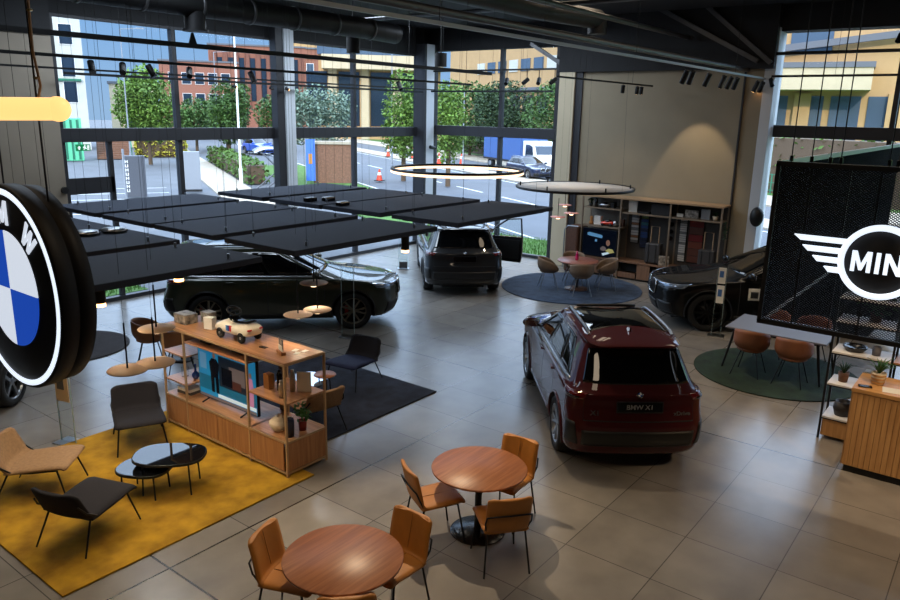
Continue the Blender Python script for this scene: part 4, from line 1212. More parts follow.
# television
tv = thing('television', 'television with blue news picture standing inside the open shelf', 'television', (5.36, 7.68, zb))
b = MB(); b.bb(-.012, .03, -.61, .61, .04, .765); b.build('casing', 'black_plastic', tv, bevel=.004)
b = MB(); b.bb(-.0135, -.012, -.597, .597, .052, .755); sc_ = b.build('screen', 'screen_cyan', tv)
def pic(name, poly, m, par, lift=.0005, x=-.0136):
    # poly in (right, up) seen from -x ; right = -y
    b = MB(); b.prism(poly, 0, .0006, Matrix.Translation((x - lift, 0, 0)) @ RX.to_4x4()); return b.build(name, m, par)
R4 = lambda x0, x1, z0, z1: [(x0, z0), (x1, z0), (x1, z1), (x0, z1)]
pic('studio_wall', R4(-.59, .59, .16, .36), 'screen_teal', sc_, .0003)
pic('studio_picture', R4(-.16, .40, .27, .68), 'screen_dark', sc_)
pic('picture_blur', R4(.06, .38, .36, .58), 'screen_grey', sc_, .001)
pic('picture_blur', R4(-.10, .12, .30, .54), 'screen_navy', sc_, .0012)
pic('picture_blur', R4(.12, .30, .29, .40), 'screen_brown', sc_, .0013)
pic('caption_block', R4(-.56, -.42, .44, .66), 'screen_blue', sc_, .0008)
pic('presenter', [(-.33, .15), (-.27, .15), (-.26, .36), (-.24, .36), (-.23, .15), (-.17, .15), (-.17, .40), (-.15, .56), (-.20, .62), (-.30, .62), (-.36, .56), (-.34, .40)], 'screen_navy', sc_, .0014)
pic('presenter_head', [(-.25 + .03 * math.cos(k * PI / 6), .66 + .04 * math.sin(k * PI / 6)) for k in range(12)], 'screen_skin', sc_, .0014)
pic('presenter', [(.44, .15), (.54, .15), (.55, .4), (.53, .52), (.46, .52), (.43, .4)], 'screen_pink', sc_, .0014)
pic('presenter_head', [(.49 + .028 * math.cos(k * PI / 6), .56 + .036 * math.sin(k * PI / 6)) for k in range(12)], 'screen_skin', sc_, .0014)
pic('caption_band', R4(-.20, .59, .10, .15), 'screen_white', sc_, .0016)
pic('caption_band', R4(-.59, .59, .054, .09), 'screen_grey', sc_, .0016)
for y in (-.4, .4):
    b = MB(); b.beam((.01, y, .05), (-.11, y + .02, .006), .02, .012); b.beam((.01, y, .05), (.13, y + .02, .006), .02, .012); b.build('foot', 'black_plastic', tv)
# toy ride-on car on top, front towards +y
ty_ = thing('toy_car', 'white ride-on toy car with stripes on top of open shelf', 'toy car', (5.44, 7.50, zt), R_(92))
prof = [(-.32, .10), (-.33, .17), (-.31, .215), (-.22, .235), (-.05, .20), (.05, .21), (.12, .235), (.22, .215), (.31, .18), (.335, .13), (.32, .085), (.2, .07), (-.2, .07)]
def loftbody(prof, W, n=8, zc=.14):
    mb = MB(); N = len(prof)
    vs = []
    for i in range(n + 1):
        u = -1 + 2 * i / n
        k = 1 - .12 * abs(u) ** 3
        for (x, z) in prof: vs.append((x * k, u * W / 2, zc + (z - zc) * (1 - .35 * abs(u) ** 4)))
    fs = [(i * N + j, i * N + (j + 1) % N, (i + 1) * N + (j + 1) % N, (i + 1) * N + j) for i in range(n) for j in range(N)]
    fs += [tuple(range(N)), tuple(n * N + j for j in range(N))[::-1]]
    return mb.add(vs, fs, 0, True)
loftbody([(p[0], p[1]) for p in prof], .27).build('body', 'toy_white', ty_)
b = MB(); b.slab(padgrid(smoothprof([(-.26, .262), (-.15, .245), (-.04, .235), (.06, .25), (.10, .285)]), lambda f: .15, 8), .03); b.build('seat', 'black_gloss', ty_)
b = MB(); b.cyl((.10, 0, .23), (.075, 0, .33), .02, n=10); b.build('steering_column', 'black_plastic', ty_)
Rw = Matrix.Rotation(R_(-28), 3, 'Y')
b = MB(); b.tube([Rw @ Vector((.085 * math.cos(k * PI / 12), .085 * math.sin(k * PI / 12), 0)) + Vector((.07, 0, .345)) for k in range(24)], .014, 8, closed=True)
b.beam(Rw @ Vector((0, -.08, 0)) + Vector((.07, 0, .345)), Rw @ Vector((0, .08, 0)) + Vector((.07, 0, .345)), .03, .012); b.build('steering_wheel', 'black_plastic', ty_)
for x in (-.2, .2):
    for s_ in (1, -1):
        b = MB(); b.lathe([(.0001, -.02), (.06, -.02), (.068, -.01), (.068, .012), (.06, .02), (.045, .021), (.04, .014), (.0001, .014)], 24, (x, s_ * .125, .068), 0, Matrix.Rotation(-s_ * PI / 2, 3, 'X')); w_ = b.build('wheel', 'rubber', ty_)
        b = MB(); b.lathe([(.0001, .016), (.018, .016), (.018, .02), (.0001, .02)], 12, (x, s_ * .125, .068), 0, Matrix.Rotation(-s_ * PI / 2, 3, 'X')); b.build('hub', 'alu', w_)
for k, m in enumerate(('toy_sky', 'toy_blue', 'toy_red')):
    for s_ in (1, -1):
        b = MB(); b.box((.06 - k * .034, s_ * .129, .155), (.03, .02, .07)); b.build('stripe', m, ty_)
for s_ in (1, -1):
    b = MB(); b.box((-.315, s_ * .085, .175), (.02, .055, .02)); b.build('tail_lamp', 'toy_red', ty_)
# things on the top
bx('gift_box', 'photo_print', (.20, .26, .13), (5.42, 8.62, zt), 'printed model car box at the far end of shelf top', 'box')
bx('gift_box', 'photo_print', (.14, .16, .15), (5.62, 8.40, zt), 'smaller printed box behind the model car box', 'box')
bx('sign_stand', 'paper', (.09, .14, .16), (5.45, 8.12, zt), 'white paper sign stand beside toy car steering wheel', 'sign stand', R_(15))
t = thing('leaflet_holder', 'clear acrylic stand behind the toy car tail', 'stand', (5.40, 6.98, zt), R_(8))
b = MB(); b.box((0, 0, .08), (.006, .12, .16)); b.build('clear_sheet', 'acrylic', t)
b = MB(); b.box((0, 0, .004), (.07, .12, .008)); b.build('foot', 'acrylic', t)
t = thing('leaflet_holder', 'wooden footed stand with printed card near shelf top end', 'stand', (5.38, 6.62, zt), R_(-20))
b = MB(); b.box((0, 0, .02), (.06, .17, .04)); b.build('foot', 'wood_front', t, bevel=.003)
b = MB(); b.box((0, 0, .11), (.008, .14, .15)); cd = b.build('card', 'photo_print', t)
b = MB(); b.box((-.005, 0, .075), (.004, .13, .07)); b.build('card_text_panel', 'paper', cd)
for k, (x, y, a) in enumerate(((5.58, 6.60, .3), (5.52, 6.50, .5), (5.63, 6.49, .1))):
    bx('leaflet', 'paper', (.09, .06, .003), (x, y, zt), '%s white leaflet of three lying on shelf top end' % ords[k], 'leaflet', a, 'leaflets on the shelf top', 0)
bx('sound_bar', 'black_plastic', (.10, .20, .03), (5.34, 8.03, 1.292), 'flat black box on the shelf above screen, left one', 'device')
bx('sound_bar', 'black_plastic', (.10, .20, .03), (5.36, 7.40, 1.292), 'flat black box on the shelf above screen, right one', 'device')
# right bay
bx('gift_box', 'box_brown', (.09, .10, .19), (5.38, 6.87, zm), 'brown gift box on the middle shelf of open shelf', 'box')
def bottle(label, loc, m, h, r, cap='black_plastic'):
    t = thing('drink_bottle', label, 'bottle', loc)
    b = MB(); b.lathe([(.0001, 0), (r, 0), (r, h * .78), (r * .7, h * .86), (r * .55, h * .88), (.0001, h * .88)], 24); b.build('flask', m, t)
    b = MB(); b.lathe([(r * .62, h * .88), (r * .62, h), (.0001, h)], 20); b.build('cap', cap, t)
bottle('shorter steel bottle at the front of the middle shelf', (5.28, 6.52, zm), 'steel_bottle', .21, .034, 'steel_bottle')
bottle('taller steel bottle behind on the middle shelf', (5.50, 6.58, zm), 'steel_bottle', .27, .036, 'steel_bottle')
bottle('black bottle between brown box and steel bottles', (5.42, 6.72, zm), 'black_gloss', .26, .034)
t = thing('acrylic_sign', 'clear acrylic sign with pale text card on middle shelf', 'sign', (5.58, 6.46, zm), R_(35))
b = MB(); b.box((0, 0, .125), (.012, .17, .25)); b.build('plate', 'acrylic_card', t)
b = MB(); b.box((0, 0, .006), (.09, .17, .012)); b.build('foot', 'acrylic', t)
# base top
t = thing('vase', 'cream ribbed round vase on the shelf base', 'vase', (5.32, 6.66, zb))
b = MB()
pr_ = []
for k in range(19):
    f = k / 18; rr = .05 + .065 * math.sin(PI * min(1, f * 1.05)) ** .8
    pr_.append((rr * (1 + .045 * math.cos(f * 34)), .19 * f))
pr_ = [(.0001, 0)] + pr_ + [(.04, .185), (.0001, .12)]
b.lathe(pr_, 36, (0, 0, 0), 0, Euler((.12, .1, 0)).to_matrix()); b.build('body', 'vase_cream', t)
o = MB().lathe([(.0001, 0), (.052, 0), (.056, .2), (.05, .22), (.044, .2), (.0001, .12)], 24).build('vase', 'vase_navy', None, (5.30, 6.42, zb)); tag(o, 'tall dark navy ribbed vase at the shelf corner', 'vase')
potplant('leafy plant in dark red pot behind the navy vase', (5.52, 6.44, zb), pot(.055, .13), 'pot_red', 'leafy', 5, 1.0, 'leaf')
bx('sign_stand', 'paper', (.01, .10, .15), (5.46, 6.62, zb), 'white card standing behind the cream vase', 'card', R_(25))
# left bay
o = MB().lathe([(.0001, 0), (.045, 0), (.048, .12), (.032, .17), (.036, .21), (.03, .21), (.028, .17), (.0001, .02)], 24).build('carafe', 'acrylic', None, (5.35, 8.62, .692)); tag(o, 'clear glass carafe on the left bay of open shelf', 'carafe')
t = thing('vase', 'blue glass vase with long stem on left bay shelf', 'vase', (5.38, 8.42, .692))
b = MB(); b.lathe([(.0001, 0), (.03, 0), (.052, .04), (.05, .07), (.015, .11), (.013, .2), (.018, .21), (.0001, .205)], 24); b.build('body', 'vase_blue', t)
potplant('green grassy plant in ochre pot at back of left bay', (5.60, 8.45, .692), pot(.06, .12), 'pot_ochre', 'blade', 8, .7)
for k, (m, lb) in enumerate((('back_grey', 'grey book at the bottom of small pile in open shelf'), ('paper', 'pale book on top of small pile in open shelf'))):
    bx('book', m, (.20, .27, .04), (5.36, 8.55, zb + k * .041), lb, 'book', R_(8 - 5 * k))

# ------------------------------------------------------------------ wall display shelving
WX0, WX1 = 18.2, 18.72
WY = [9.42, 8.30, 6.95, 5.66]
ws_ = thing('wall_shelving', 'wide wooden display shelving along the beige wall', 'shelf', (0, 0, 0))
for y in WY:
    for x in (WX0, WX1 - .02):
        b = MB(); b.bb(x - .02, x + .02, y - .02, y + .02, 0, 2.15); b.build('post', 'shelf_frame', ws_)
b = MB(); b.bb(WX0 - .03, WX1, WY[3] - .03, WY[0] + .03, 2.13, 2.18); b.build('top_board', 'wood_pale', ws_, bevel=.004)
b = MB(); b.bb(WX0, WX1, WY[3], WY[0], .46, .50); b.build('base_top', 'wood_unit', ws_)
b = MB(); b.bb(WX0, WX1, WY[1], WY[0] - .02, 1.82, 1.85); b.build('middle_shelf', 'shelf_frame', ws_)
b = MB(); b.bb(WX0, WX1, WY[1], WY[0], 1.32, 1.36); b.build('middle_shelf', 'shelf_frame', ws_)
for i in (1, 2):
    b = MB(); b.bb(WX0, WX1, WY[i + 1], WY[i], 1.76, 1.79); b.build('middle_shelf', 'shelf_frame', ws_)
b = MB(); b.bb(WX1 - .03, WX1 - .01, WY[3], WY[1], .5, 2.13); b.build('back_board', 'back_grey', ws_)
b = MB(); b.bb(WX1 - .03, WX1 - .01, WY[1], WY[0], .5, 2.13); b.build('back_board', 'back_light', ws_)
ys = [9.42, 8.7, 8.30, 7.75, 7.35, 6.95, 6.3, 5.66]
for i in range(7):
    y1, y0 = ys[i] - .02, ys[i + 1] + .02
    if i in (2, 4):
        b = MB(); b.bb(WX0 + .2, WX0 + .22, y0, y1, .2, .44); b.build('recess', 'black_matt', ws_)
        b = MB(); b.bb(WX0 + .005, WX0 + .025, y0, y1, .06, .2); b.build('drawer_front', 'wood_unit', ws_)
    else:
        b = MB(); b.bb(WX0 + .005, WX0 + .025, y0, y1, .06, .44); b.build('door', 'wood_unit', ws_, bevel=.002)
b = MB(); b.bb(WX0 + .03, WX1, WY[3], WY[0], .02, .06); b.build('plinth', 'black_matt', ws_)
b = MB(); b.bb(WX0 - .12, WX1, 9.46, 9.86, .0, 1.28); b.build('side_cabinet', 'wood_dark', ws_, bevel=.06, seg=4)
b = MB(); b.tube([(WX0 - .13, 9.87, .1), (WX0 - .13, 9.87, 1.18), (WX0 - .13, 9.77, 1.29), (WX0 - .13, 9.45, 1.30)], .016, 8); b.build('cabinet_frame', 'alu', ws_)
tv = thing('television', 'television with dark car interior picture in wall shelving', 'television', (18.24, 8.88, .52))
b = MB(); b.bb(-.02, .03, -.52, .50, .0, .76); b.build('casing', 'black_plastic', tv, bevel=.006)
b = MB(); b.bb(-.0215, -.02, -.505, .485, .015, .745); sc2 = b.build('screen', 'screen_navy', tv)
pk = lambda n, poly, m, l=.0006: pic(n, poly, m, sc2, l, -.0216)
pk('mirror_shape', [(-.36, .62), (-.30, .645), (.06, .60), (.10, .57), (.08, .51), (-.28, .545), (-.35, .56)], 'screen_blue')
pk('mirror_mount', R4(-.12, -.06, .40, .47), 'screen_blue')
pk('hand_shape', [(.05, .24), (.12, .3), (.2, .28), (.24, .22), (.16, .17), (.07, .18)], 'screen_grey')
pk('face_shape', [(.27 + .06 * math.cos(k * PI / 6), .40 + .085 * math.sin(k * PI / 6)) for k in range(12)], 'screen_skin')
pk('sleeve_shape', [(.2, .18), (.3, .25), (.42, .24), (.47, .16), (.34, .12)], 'screen_yellow')
pk('wheel_shape', [(.1, .1), (.3, .16), (.34, .12), (.14, .04)], 'screen_white')
# stock in the shelving
def modelcar(label, loc, m, rz, L=.24):
    t = thing('model_car', label, 'model car', loc, rz)
    k = L / .66
    loftbody([(x * k, z * k + .0) for x, z in prof], .27 * k * 1.15, 8, .14 * k).build('body', m, t)
    b = MB(); b.sphere((-.02 * k, 0, .235 * k), (.17 * k, .11 * k, .075 * k), 14, 8); b.build('cabin', 'glass_dark', t)
    for x in (-.2, .2):
        for s_ in (1, -1):
            b = MB(); b.lathe([(.0001, -.02 * k), (.07 * k, -.02 * k), (.07 * k, .02 * k), (.0001, .02 * k)], 16, (x * k, s_ * .14 * k, .07 * k), 0, Matrix.Rotation(-s_ * PI / 2, 3, 'X')); b.build('wheel', 'rubber', t)
def S5(name, m, size, y, z, label, cat, x=18.42, rz=0): return bx(name, m, size, (x, y, z), label, cat, rz)
potplant('small dark plant on the top left shelf of wall shelving', (18.4, 9.28, 1.852), pot(.05, .08), 'pot_dark', 'leafy', 11, .8, 'leaf_dark')
bottle('dark bottle beside small plant on wall shelving', (18.36, 9.10, 1.852), 'black_gloss', .24, .045)
modelcar('silver model car on the top left shelf of wall shelving', (18.36, 8.84, 1.852), 'alu', R_(95), .30)
modelcar('glossy red model car above the wall television', (18.34, 8.72, 1.362), 'red_gloss', R_(95), .38)
S5('speaker_box', 'black_plastic', (.16, .10, .15), 8.62, 1.852, 'dark little box on the top left shelf of wall shelving', 'box')
S5('gift_box', 'paper', (.12, .20, .24), 9.04, 1.362, 'white box on the shelf above wall television', 'box')
S5('gift_box', 'wood_dark', (.12, .13, .20), 8.40, 1.362, 'brown box at right above the wall television', 'box', 18.55)
o = MB().lathe([(.0001, 0), (.05, 0), (.06, .06), (.03, .11), (.045, .16), (.035, .21), (.0001, .23)], 20).build('figurine', 'box_brown', None, (18.36, 9.22, 1.362)); tag(o, 'small wooden figure at left above the wall television', 'figurine')
o = MB().sphere((0, 0, .085), (.085, .085, .085), 18, 12).build('helmet', 'alu', None, (18.36, 8.50, 1.362)); tag(o, 'silver round helmet model above the wall television', 'helmet')
S5('display_board', 'paper', (.03, .24, .30), 8.06, 1.792, 'white board at the left of the middle top shelf', 'board')
S5('device', 'black_plastic', (.2, .30, .05), 7.72, 1.792, 'flat black device on the middle top shelf', 'device')
S5('storage_box', 'black_matt', (.26, .48, .28), 7.26, 1.792, 'large dark box on the middle top shelf', 'box')
S5('price_card', 'paper', (.03, .17, .09), 6.78, 1.792, 'small cream card on the right top shelf of shelving', 'card')
o = S5('picture_board', 'photo_print', (.03, .34, .20), 6.48, 1.792, 'printed picture board on the right top shelf', 'picture')
S5('display_board', 'alu_dull', (.03, .22, .25), 6.13, 1.792, 'silver board on the right top shelf of shelving', 'board')
potplant('plant in pale pot on the right top shelf of shelving', (18.42, 5.88, 1.792), pot(.07, .11), 'vase_cream', 'blade', 21, .8, 'leaf_dark')
t = thing('trailing_plant', 'trailing plant hanging from the right end of wall shelving', 'plant', (18.3, 5.57, 1.55))
leafy(60, .10, .035, 31, (0, 0, 0), 2.6).build('leaves', 'leaf_dark', t, recalc=False)
b = MB(); b.tube([(0, 0, .24), (.01, .02, .0), (.0, 0, -.25)], .005, 5); b.build('stem', 'leaf_dark', t)
def swatches(label, y, z0, z1, n, cols, w, gap=.012):
    t = thing('sample_board', label, 'sample board', (18.66, y, 0))
    b = MB(); b.bb(0, .02, -w / 2 - .02, w / 2 + .02, z0 - .02, z1 + .02); b.build('board', 'black_matt', t)
    h = (z1 - z0) / n
    for k in range(n):
        b = MB(); b.bb(-.02, 0, -w / 2, w / 2, z0 + k * h + gap / 2, z0 + (k + 1) * h - gap / 2); b.build('sample_tile', cols[k % len(cols)], t)
for nm, c in (('sw_white', (196, 192, 184)), ('sw_grey', (120, 120, 118)), ('sw_blue', (36, 62, 110)), ('sw_teal', (40, 96, 104)), ('sw_green', (96, 112, 50)), ('sw_navy', (24, 30, 52)), ('sw_red', (120, 28, 24)), ('sw_brown', (90, 50, 36)), ('sw_tan', (140, 96, 62)), ('sw_rust', (112, 56, 38))):
    M[nm] = mat(nm, c, .45)
swatches('column of white and grey trim samples in the wall shelving', 8.06, .95, 1.70, 11, ['sw_grey', 'sw_white', 'sw_tan', 'sw_white', 'sw_white'], .20)
swatches('column of blue and green paint samples in the wall shelving', 7.79, .85, 1.70, 10, ['sw_navy', 'sw_navy', 'sw_navy', 'sw_blue', 'sw_blue', 'sw_navy', 'sw_blue', 'sw_teal', 'sw_blue', 'sw_green'], .19)
swatches('column of pale fabric samples right of middle shelving post', 6.74, .62, 1.72, 20, ['sw_white', 'sw_white', 'sw_white', 'sw_grey', 'sw_white'], .17)
swatches('wide column of red and brown leather samples in shelving', 6.40, .62, 1.72, 6, ['sw_brown', 'sw_brown', 'sw_rust', 'sw_red', 'sw_brown', 'sw_red'], .36)
def suitcase(label, y):
    t = thing('suitcase', label, 'suitcase', (18.40, y, .50))
    b = MB(); b.box((0, 0, .29), (.24, .40, .52)); b.build('shell', 'suit_grey', t, bevel=.03)
    b = MB(); b.tube([(0, -.11, .55), (0, -.11, .98), (0, .11, .98), (0, .11, .55)], .012, 8); b.build('pull_handle', 'brass_frame', t)
    for k in (-.1, .1):
        b = MB(); b.box((-.122, k, .29), (.012, .02, .5)); b.build('rib', 'black_plastic', t)
    for sx in (-.08, .08):
        for sy in (-.15, .15):
            b = MB(); b.cyl((sx, sy - .01, .02), (sx, sy + .01, .02), .02, n=10); b.build('wheel', 'rubber', t)
suitcase('grey suitcase with raised handle in middle bay of shelving', 7.38)
suitcase('grey suitcase with raised handle in right bay of shelving', 5.98)
bx('brochure', 'photo_print', (.02, .26, .26), (18.30, 7.05, .502), 'printed brochure leaning at the middle bay of shelving', 'brochure', R_(20))
for k, z in enumerate((1.55, 1.36, 1.18)):
    o = MB().cyl((0, 0, 0), (-.06, 0, 0), .055, n=14).build('wall_hook', 'black_gloss', None, (18.685, 7.07, z)); tag(o, '%s of three black round hooks from top, middle bay' % ords[k], 'hook')

# ------------------------------------------------------------------ counter and black shelf at the right
ct = thing('service_counter', 'slatted oak counter at the right edge of the picture', 'counter', (9.72, 0, 0))
b = MB(); b.bb(0, .72, -1.9, 1.24, 1.05, 1.10); b.build('worktop', 'wood_counter_top', ct, bevel=.004)
b = MB(); b.bb(.03, .70, -1.88, 1.22, .08, 1.05); b.build('carcass', 'wood_counter', ct)
n = 0; y = 1.22
while y > -1.85:
    wd = .056
    b = MB(); b.bb(.008, .03, y - wd, y, .09, 1.045); b.build('slat', 'wood_counter', ct, bevel=.003); y -= wd + .004
b = MB()
b.bb(.02, .70, 1.222, 1.236, .09, 1.045); b.build('end_panel', 'wood_counter', ct, bevel=.003)
b = MB(); b.bb(.04, .68, -1.86, 1.2, 0, .08); b.build('plinth', 'black_matt', ct)
t = potplant('spiky green plant in cream banded pot on the oak counter', (10.08, 1.02, 1.10), pot(.085, .15), 'vase_cream', 'blade', 3, 1.05, 'leaf')
b = MB()
for z in (.03, .075, .12): b.lathe([(.0705 + z * .11, z - .012), (.0735 + z * .11, z), (.0725 + z * .11, z + .012)], 24, cap=False)
b.build('pot_band', 'wood_counter_top', t)
bx('phone', 'black_gloss', (.08, .15, .012), (9.86, 1.12, 1.10), 'black phone lying on the oak counter corner', 'phone', R_(15))
bx('paper_sheet', 'paper', (.2, .28, .004), (9.92, .80, 1.10), 'white papers lying on the oak counter', 'paper', R_(8), None, 0)
bs = thing('black_shelf', 'tall open black framed shelf with boards beside oak counter', 'shelf', (10.62, 0, 0))
SYs = (1.67, .95, .2, -.6)
for y in SYs:
    for x in (.0, .42):
        b = MB(); b.bb(x - .014, x + .014, y - .014, y + .014, 0, 2.55); b.build('post', 'black_metal', bs)
for z in (.32, .80, 1.25, 1.68, 2.0, 2.3):
    for i in range(3):
        b = MB(); b.bb(-.02, .44, SYs[i + 1] + .015, SYs[i] - .015, z - .012, z + .012); b.build('board', 'board_pale' if i == 0 else 'wood_shelf', bs, bevel=.002)
    b = MB(); b.bb(-.012, .012, SYs[3], SYs[0], z - .03, z - .012); b.build('front_rail', 'black_metal', bs)
for i in range(3):
    b = MB(); b.bb(.0, .42, SYs[i + 1] + .02, SYs[i] - .02, .05, .29); b.build('drawer', 'wood_counter', bs, bevel=.003)
potplant('spiky aloe in brown pot on the black shelf end', (10.80, 1.50, .812), pot(.07, .13), 'pot_brown', 'blade', 17, .9, 'leaf_dark')
bx('gift_box', 'paper', (.14, .24, .2), (10.86, 1.14, .812), 'white box on the black shelf by the spiky aloe', 'box')
o = MB().lathe([(.0001, 0), (.11, 0), (.15, .05), (.15, .07), (.12, .05), (.0001, .03)], 28).build('bowl', 'black_gloss2', None, (10.82, 1.42, 1.262)); tag(o, 'low dark bowl on the black shelf above aloe', 'bowl')
t = thing('mug', 'grey mug on the black shelf beside dark bowl', 'mug', (10.78, 1.16, 1.262))
b = MB(); b.lathe([(.0001, 0), (.05, 0), (.055, .12), (.048, .12), (.045, .02), (.0001, .02)], 22); b.build('cup', 'table_grey', t)
b = MB(); b.tube([(.05, 0, .03), (.085, 0, .04), (.085, 0, .09), (.052, 0, .1)], .007, 6); b.build('handle', 'table_grey', t)
potplant('bushy plant standing behind mesh on the black shelf', (10.86, 1.24, 1.692), pot(.08, .12), 'pot_brown', 'leafy', 23, 1.6, 'leaf')
potplant('small green plant on upper board of the black shelf', (10.84, .75, 2.012), pot(.07, .1), 'pot_dark', 'leafy', 29, 1.2, 'leaf')
o = MB().lathe([(.0001, 0), (.09, 0), (.12, .1), (.1, .2), (.09, .2), (.0001, .12)], 24).build('planter', 'pot_dark', None, (10.8, 1.45, .332)); tag(o, 'dark round planter low on the black shelf end', 'planter')
for k in range(4):
    bx('storage_tray', 'wood_shelf' if k % 2 else 'suit_grey', (.30, .42, .07), (10.84, .56, .812 + k * .085), '%s wooden tray from below in the pile on black shelf' % ords[k], 'tray', 0, 'trays stacked on the black shelf')
for k in range(3):
    bx('storage_tray', 'suit_grey' if k % 2 else 'wood_shelf', (.28, .36, .06), (10.84, .54, 1.262 + k * .08), '%s tray from below in upper pile on black shelf' % ords[k], 'tray', 0, 'trays stacked on the black shelf')
for k in range(3):
    bx('gift_box', ('suit_grey', 'box_brown', 'black_matt')[k], (.2, .16, .2), (10.84, -.02 - .2 * k, 1.262), '%s of three boxes from left on black shelf behind counter' % ords[k], 'box')

# ------------------------------------------------------------------ information stands
def info_stand(loc, rz, label, plates, gw=.26, pw=.22):
    t = thing('information_stand', label, 'information stand', loc, rz)
    b = MB(); b.box((0, 0, .0075), (.24, .32, .015)); b.build('base_plate', 'alu', t, bevel=.003)
    b = MB(); b.box((0, 0, .70), (.012, gw, 1.37)); b.build('glass_panel', 'clear_glass', t)
    for dy in (-gw / 2, gw / 2):
        b = MB(); b.box((0, dy, .70), (.014, .006, 1.37)); b.build('glass_edge', 'edge_green', t)
    for z0, z1, m in plates:
        b = MB(); b.box((-.016, 0, (z0 + z1) / 2), (.016, pw, z1 - z0)); p = b.build('sign_plate', m, t, bevel=.002)
        b = MB(); b.box((-.026, .01, (z0 + z1) / 2 + .03), (.003, pw * .55, (z1 - z0) * .4)); b.build('printed_panel', 'blue_print' if m == 'paper' else 'back_grey', p)
M['edge_green'] = mat('glass_edge', (150, 170, 170), .1, coat=1)
info_stand((4.0, 9.24, 0), R_(14), 'glass information stand with beige card below the round sign', [(.58, 1.02, 'card_beige')])
info_stand((14.58, 4.40, 0), R_(14), 'glass information stand with two cards before the black car', [(1.08, 1.40, 'paper'), (.68, 1.04, 'paper')], .17, .14)
info_stand((9.65, 9.85, 0), R_(20), 'clear glass information stand in front of the dark green car', [])
info_stand((15.2, 13.3, 0), R_(40), 'small glass information stand by the graphite car', [(.02, .2, 'back_grey')])
# ------------------------------------------------------------------ cars in the showroom
R_ = math.radians
red = make_car('dark red car with glass roof, rear towards the camera', (7.84, 3.13, 0), R_(40), M['paint_red'], sc=(.98, .92, 1.035), plate_text='BMW X1', sill='paint_red')
p = surf(2.6, 9.3, (.98, .92, 1.035)); p.y = 0; p.z = surf(0, 9.4, (.98, .92, 1.035)).z
b = MB(); b.prism([(-.09, -.01), (.10, -.01), (.02, .045), (-.05, .07), (-.085, .065)], -.012, .012, Matrix.Translation((p.x + .12, 0, p.z)) @ Matrix(((1, 0, 0, 0), (0, 0, -1, 0), (0, 1, 0, 0), (0, 0, 0, 1)))); b.build('roof_antenna', 'paint_red', red, bevel=.004)
for txt, cc, w in (('X1', 1.32, .8), ('xDrive', -1.30, .62)):
    o = text_mesh('badge_lettering', txt, .085 * (1 if txt == 'X1' else .8), 'alu', .003, .001, 1.1)
    p = surf(cc, 3.75, (.98, .92, 1.035)); n = surf_n(cc, 3.75, (.98, .92, 1.035))
    zc = n; xc = Vector((0, 0, 1)).cross(zc).normalized(); yc = zc.cross(xc)
    m3 = Matrix((xc, yc, zc)).transposed()
    o.parent = red; o.matrix_local = Matrix.Translation(p + n * .004) @ m3.to_4x4()
grn = make_car('dark green car seen from the side below the black panels', (8.07, 13.35, 0), R_(-44), M['paint_green'], sc=(1.03, 1.0, 1.03), R=.375, rim='rim_bronze', caliper='tyre_red')
drk = make_car('graphite car with an open door, rear to camera, by street window', (13.72, 10.08, 0), R_(43), M['paint_dark'], sc=(1.02, 1.02, 1.03), R=.37, rim='rim_dark')
blk = make_car('black car by the beige wall, front left half visible', (17.58, 1.85, 0), R_(122), M['paint_black'], sc=(1.09, 1.05, 1.07), R=.40, rim='rim_dark', style='multi', chrome_trim=False, roof_glass=False)
far = make_car('dark car behind the round sign, only one wheel visible', (.81, 9.45, 0), R_(40), M['paint_dark'], rim='alu', style='five')
# open right front door of the graphite car
hx, hy = 2.98, -.93
door = MB()
T = Matrix.Translation((hx, hy, 0)) @ Matrix.Rotation(R_(62), 4, 'Z') @ Matrix(((-1, 0, 0, 0), (0, 0, -1, 0), (0, 1, 0, 0), (0, 0, 0, 1)))
door.prism([(0, .36), (1.0, .34), (1.04, .6), (1.04, 1.03), (0.0, 1.03), (-.03, .7)], -.05, .03, T)
door.tube([T @ Vector(p) for p in ((.03, 1.03, -.01), (.35, 1.32, -.01), (.62, 1.50, -.01), (.98, 1.53, -.01), (1.02, 1.03, -.01))], .026, 8)
dd_ = door.build('open_door', M['paint_dark'], drk)
b = MB(); b.prism([(.05, 1.03), (.36, 1.31), (.62, 1.48), (.97, 1.51), (1.0, 1.03)], -.014, -.008, T); b.build('door_window', 'clear_glass', dd_)
b = MB(); b.prism([(.08, .45), (.95, .43), (.97, .95), (.1, .95)], -.075, -.05, T); b.build('door_lining', 'black_plastic', dd_)
b = MB(); patch(b, -5.98, -7.1, 1.4, 5.9, .003, 14, 12, (1.02, 1.02, 1.03)); b.build('dark_opening_patch', 'black_matt', drk)  # black patch on the closed body, stands in for the shaded interior
b = MB(); patch(b, 6.72, 6.98, 3.1, 4.3, .006, 4, 4, (1.09, 1.05, 1.07)); st = b.build('side_sticker', 'paper', blk)
b = MB(); patch(b, 6.77, 6.93, 3.3, 3.9, .009, 3, 3, (1.09, 1.05, 1.07)); b.build('sticker_print', 'black_matt', st)

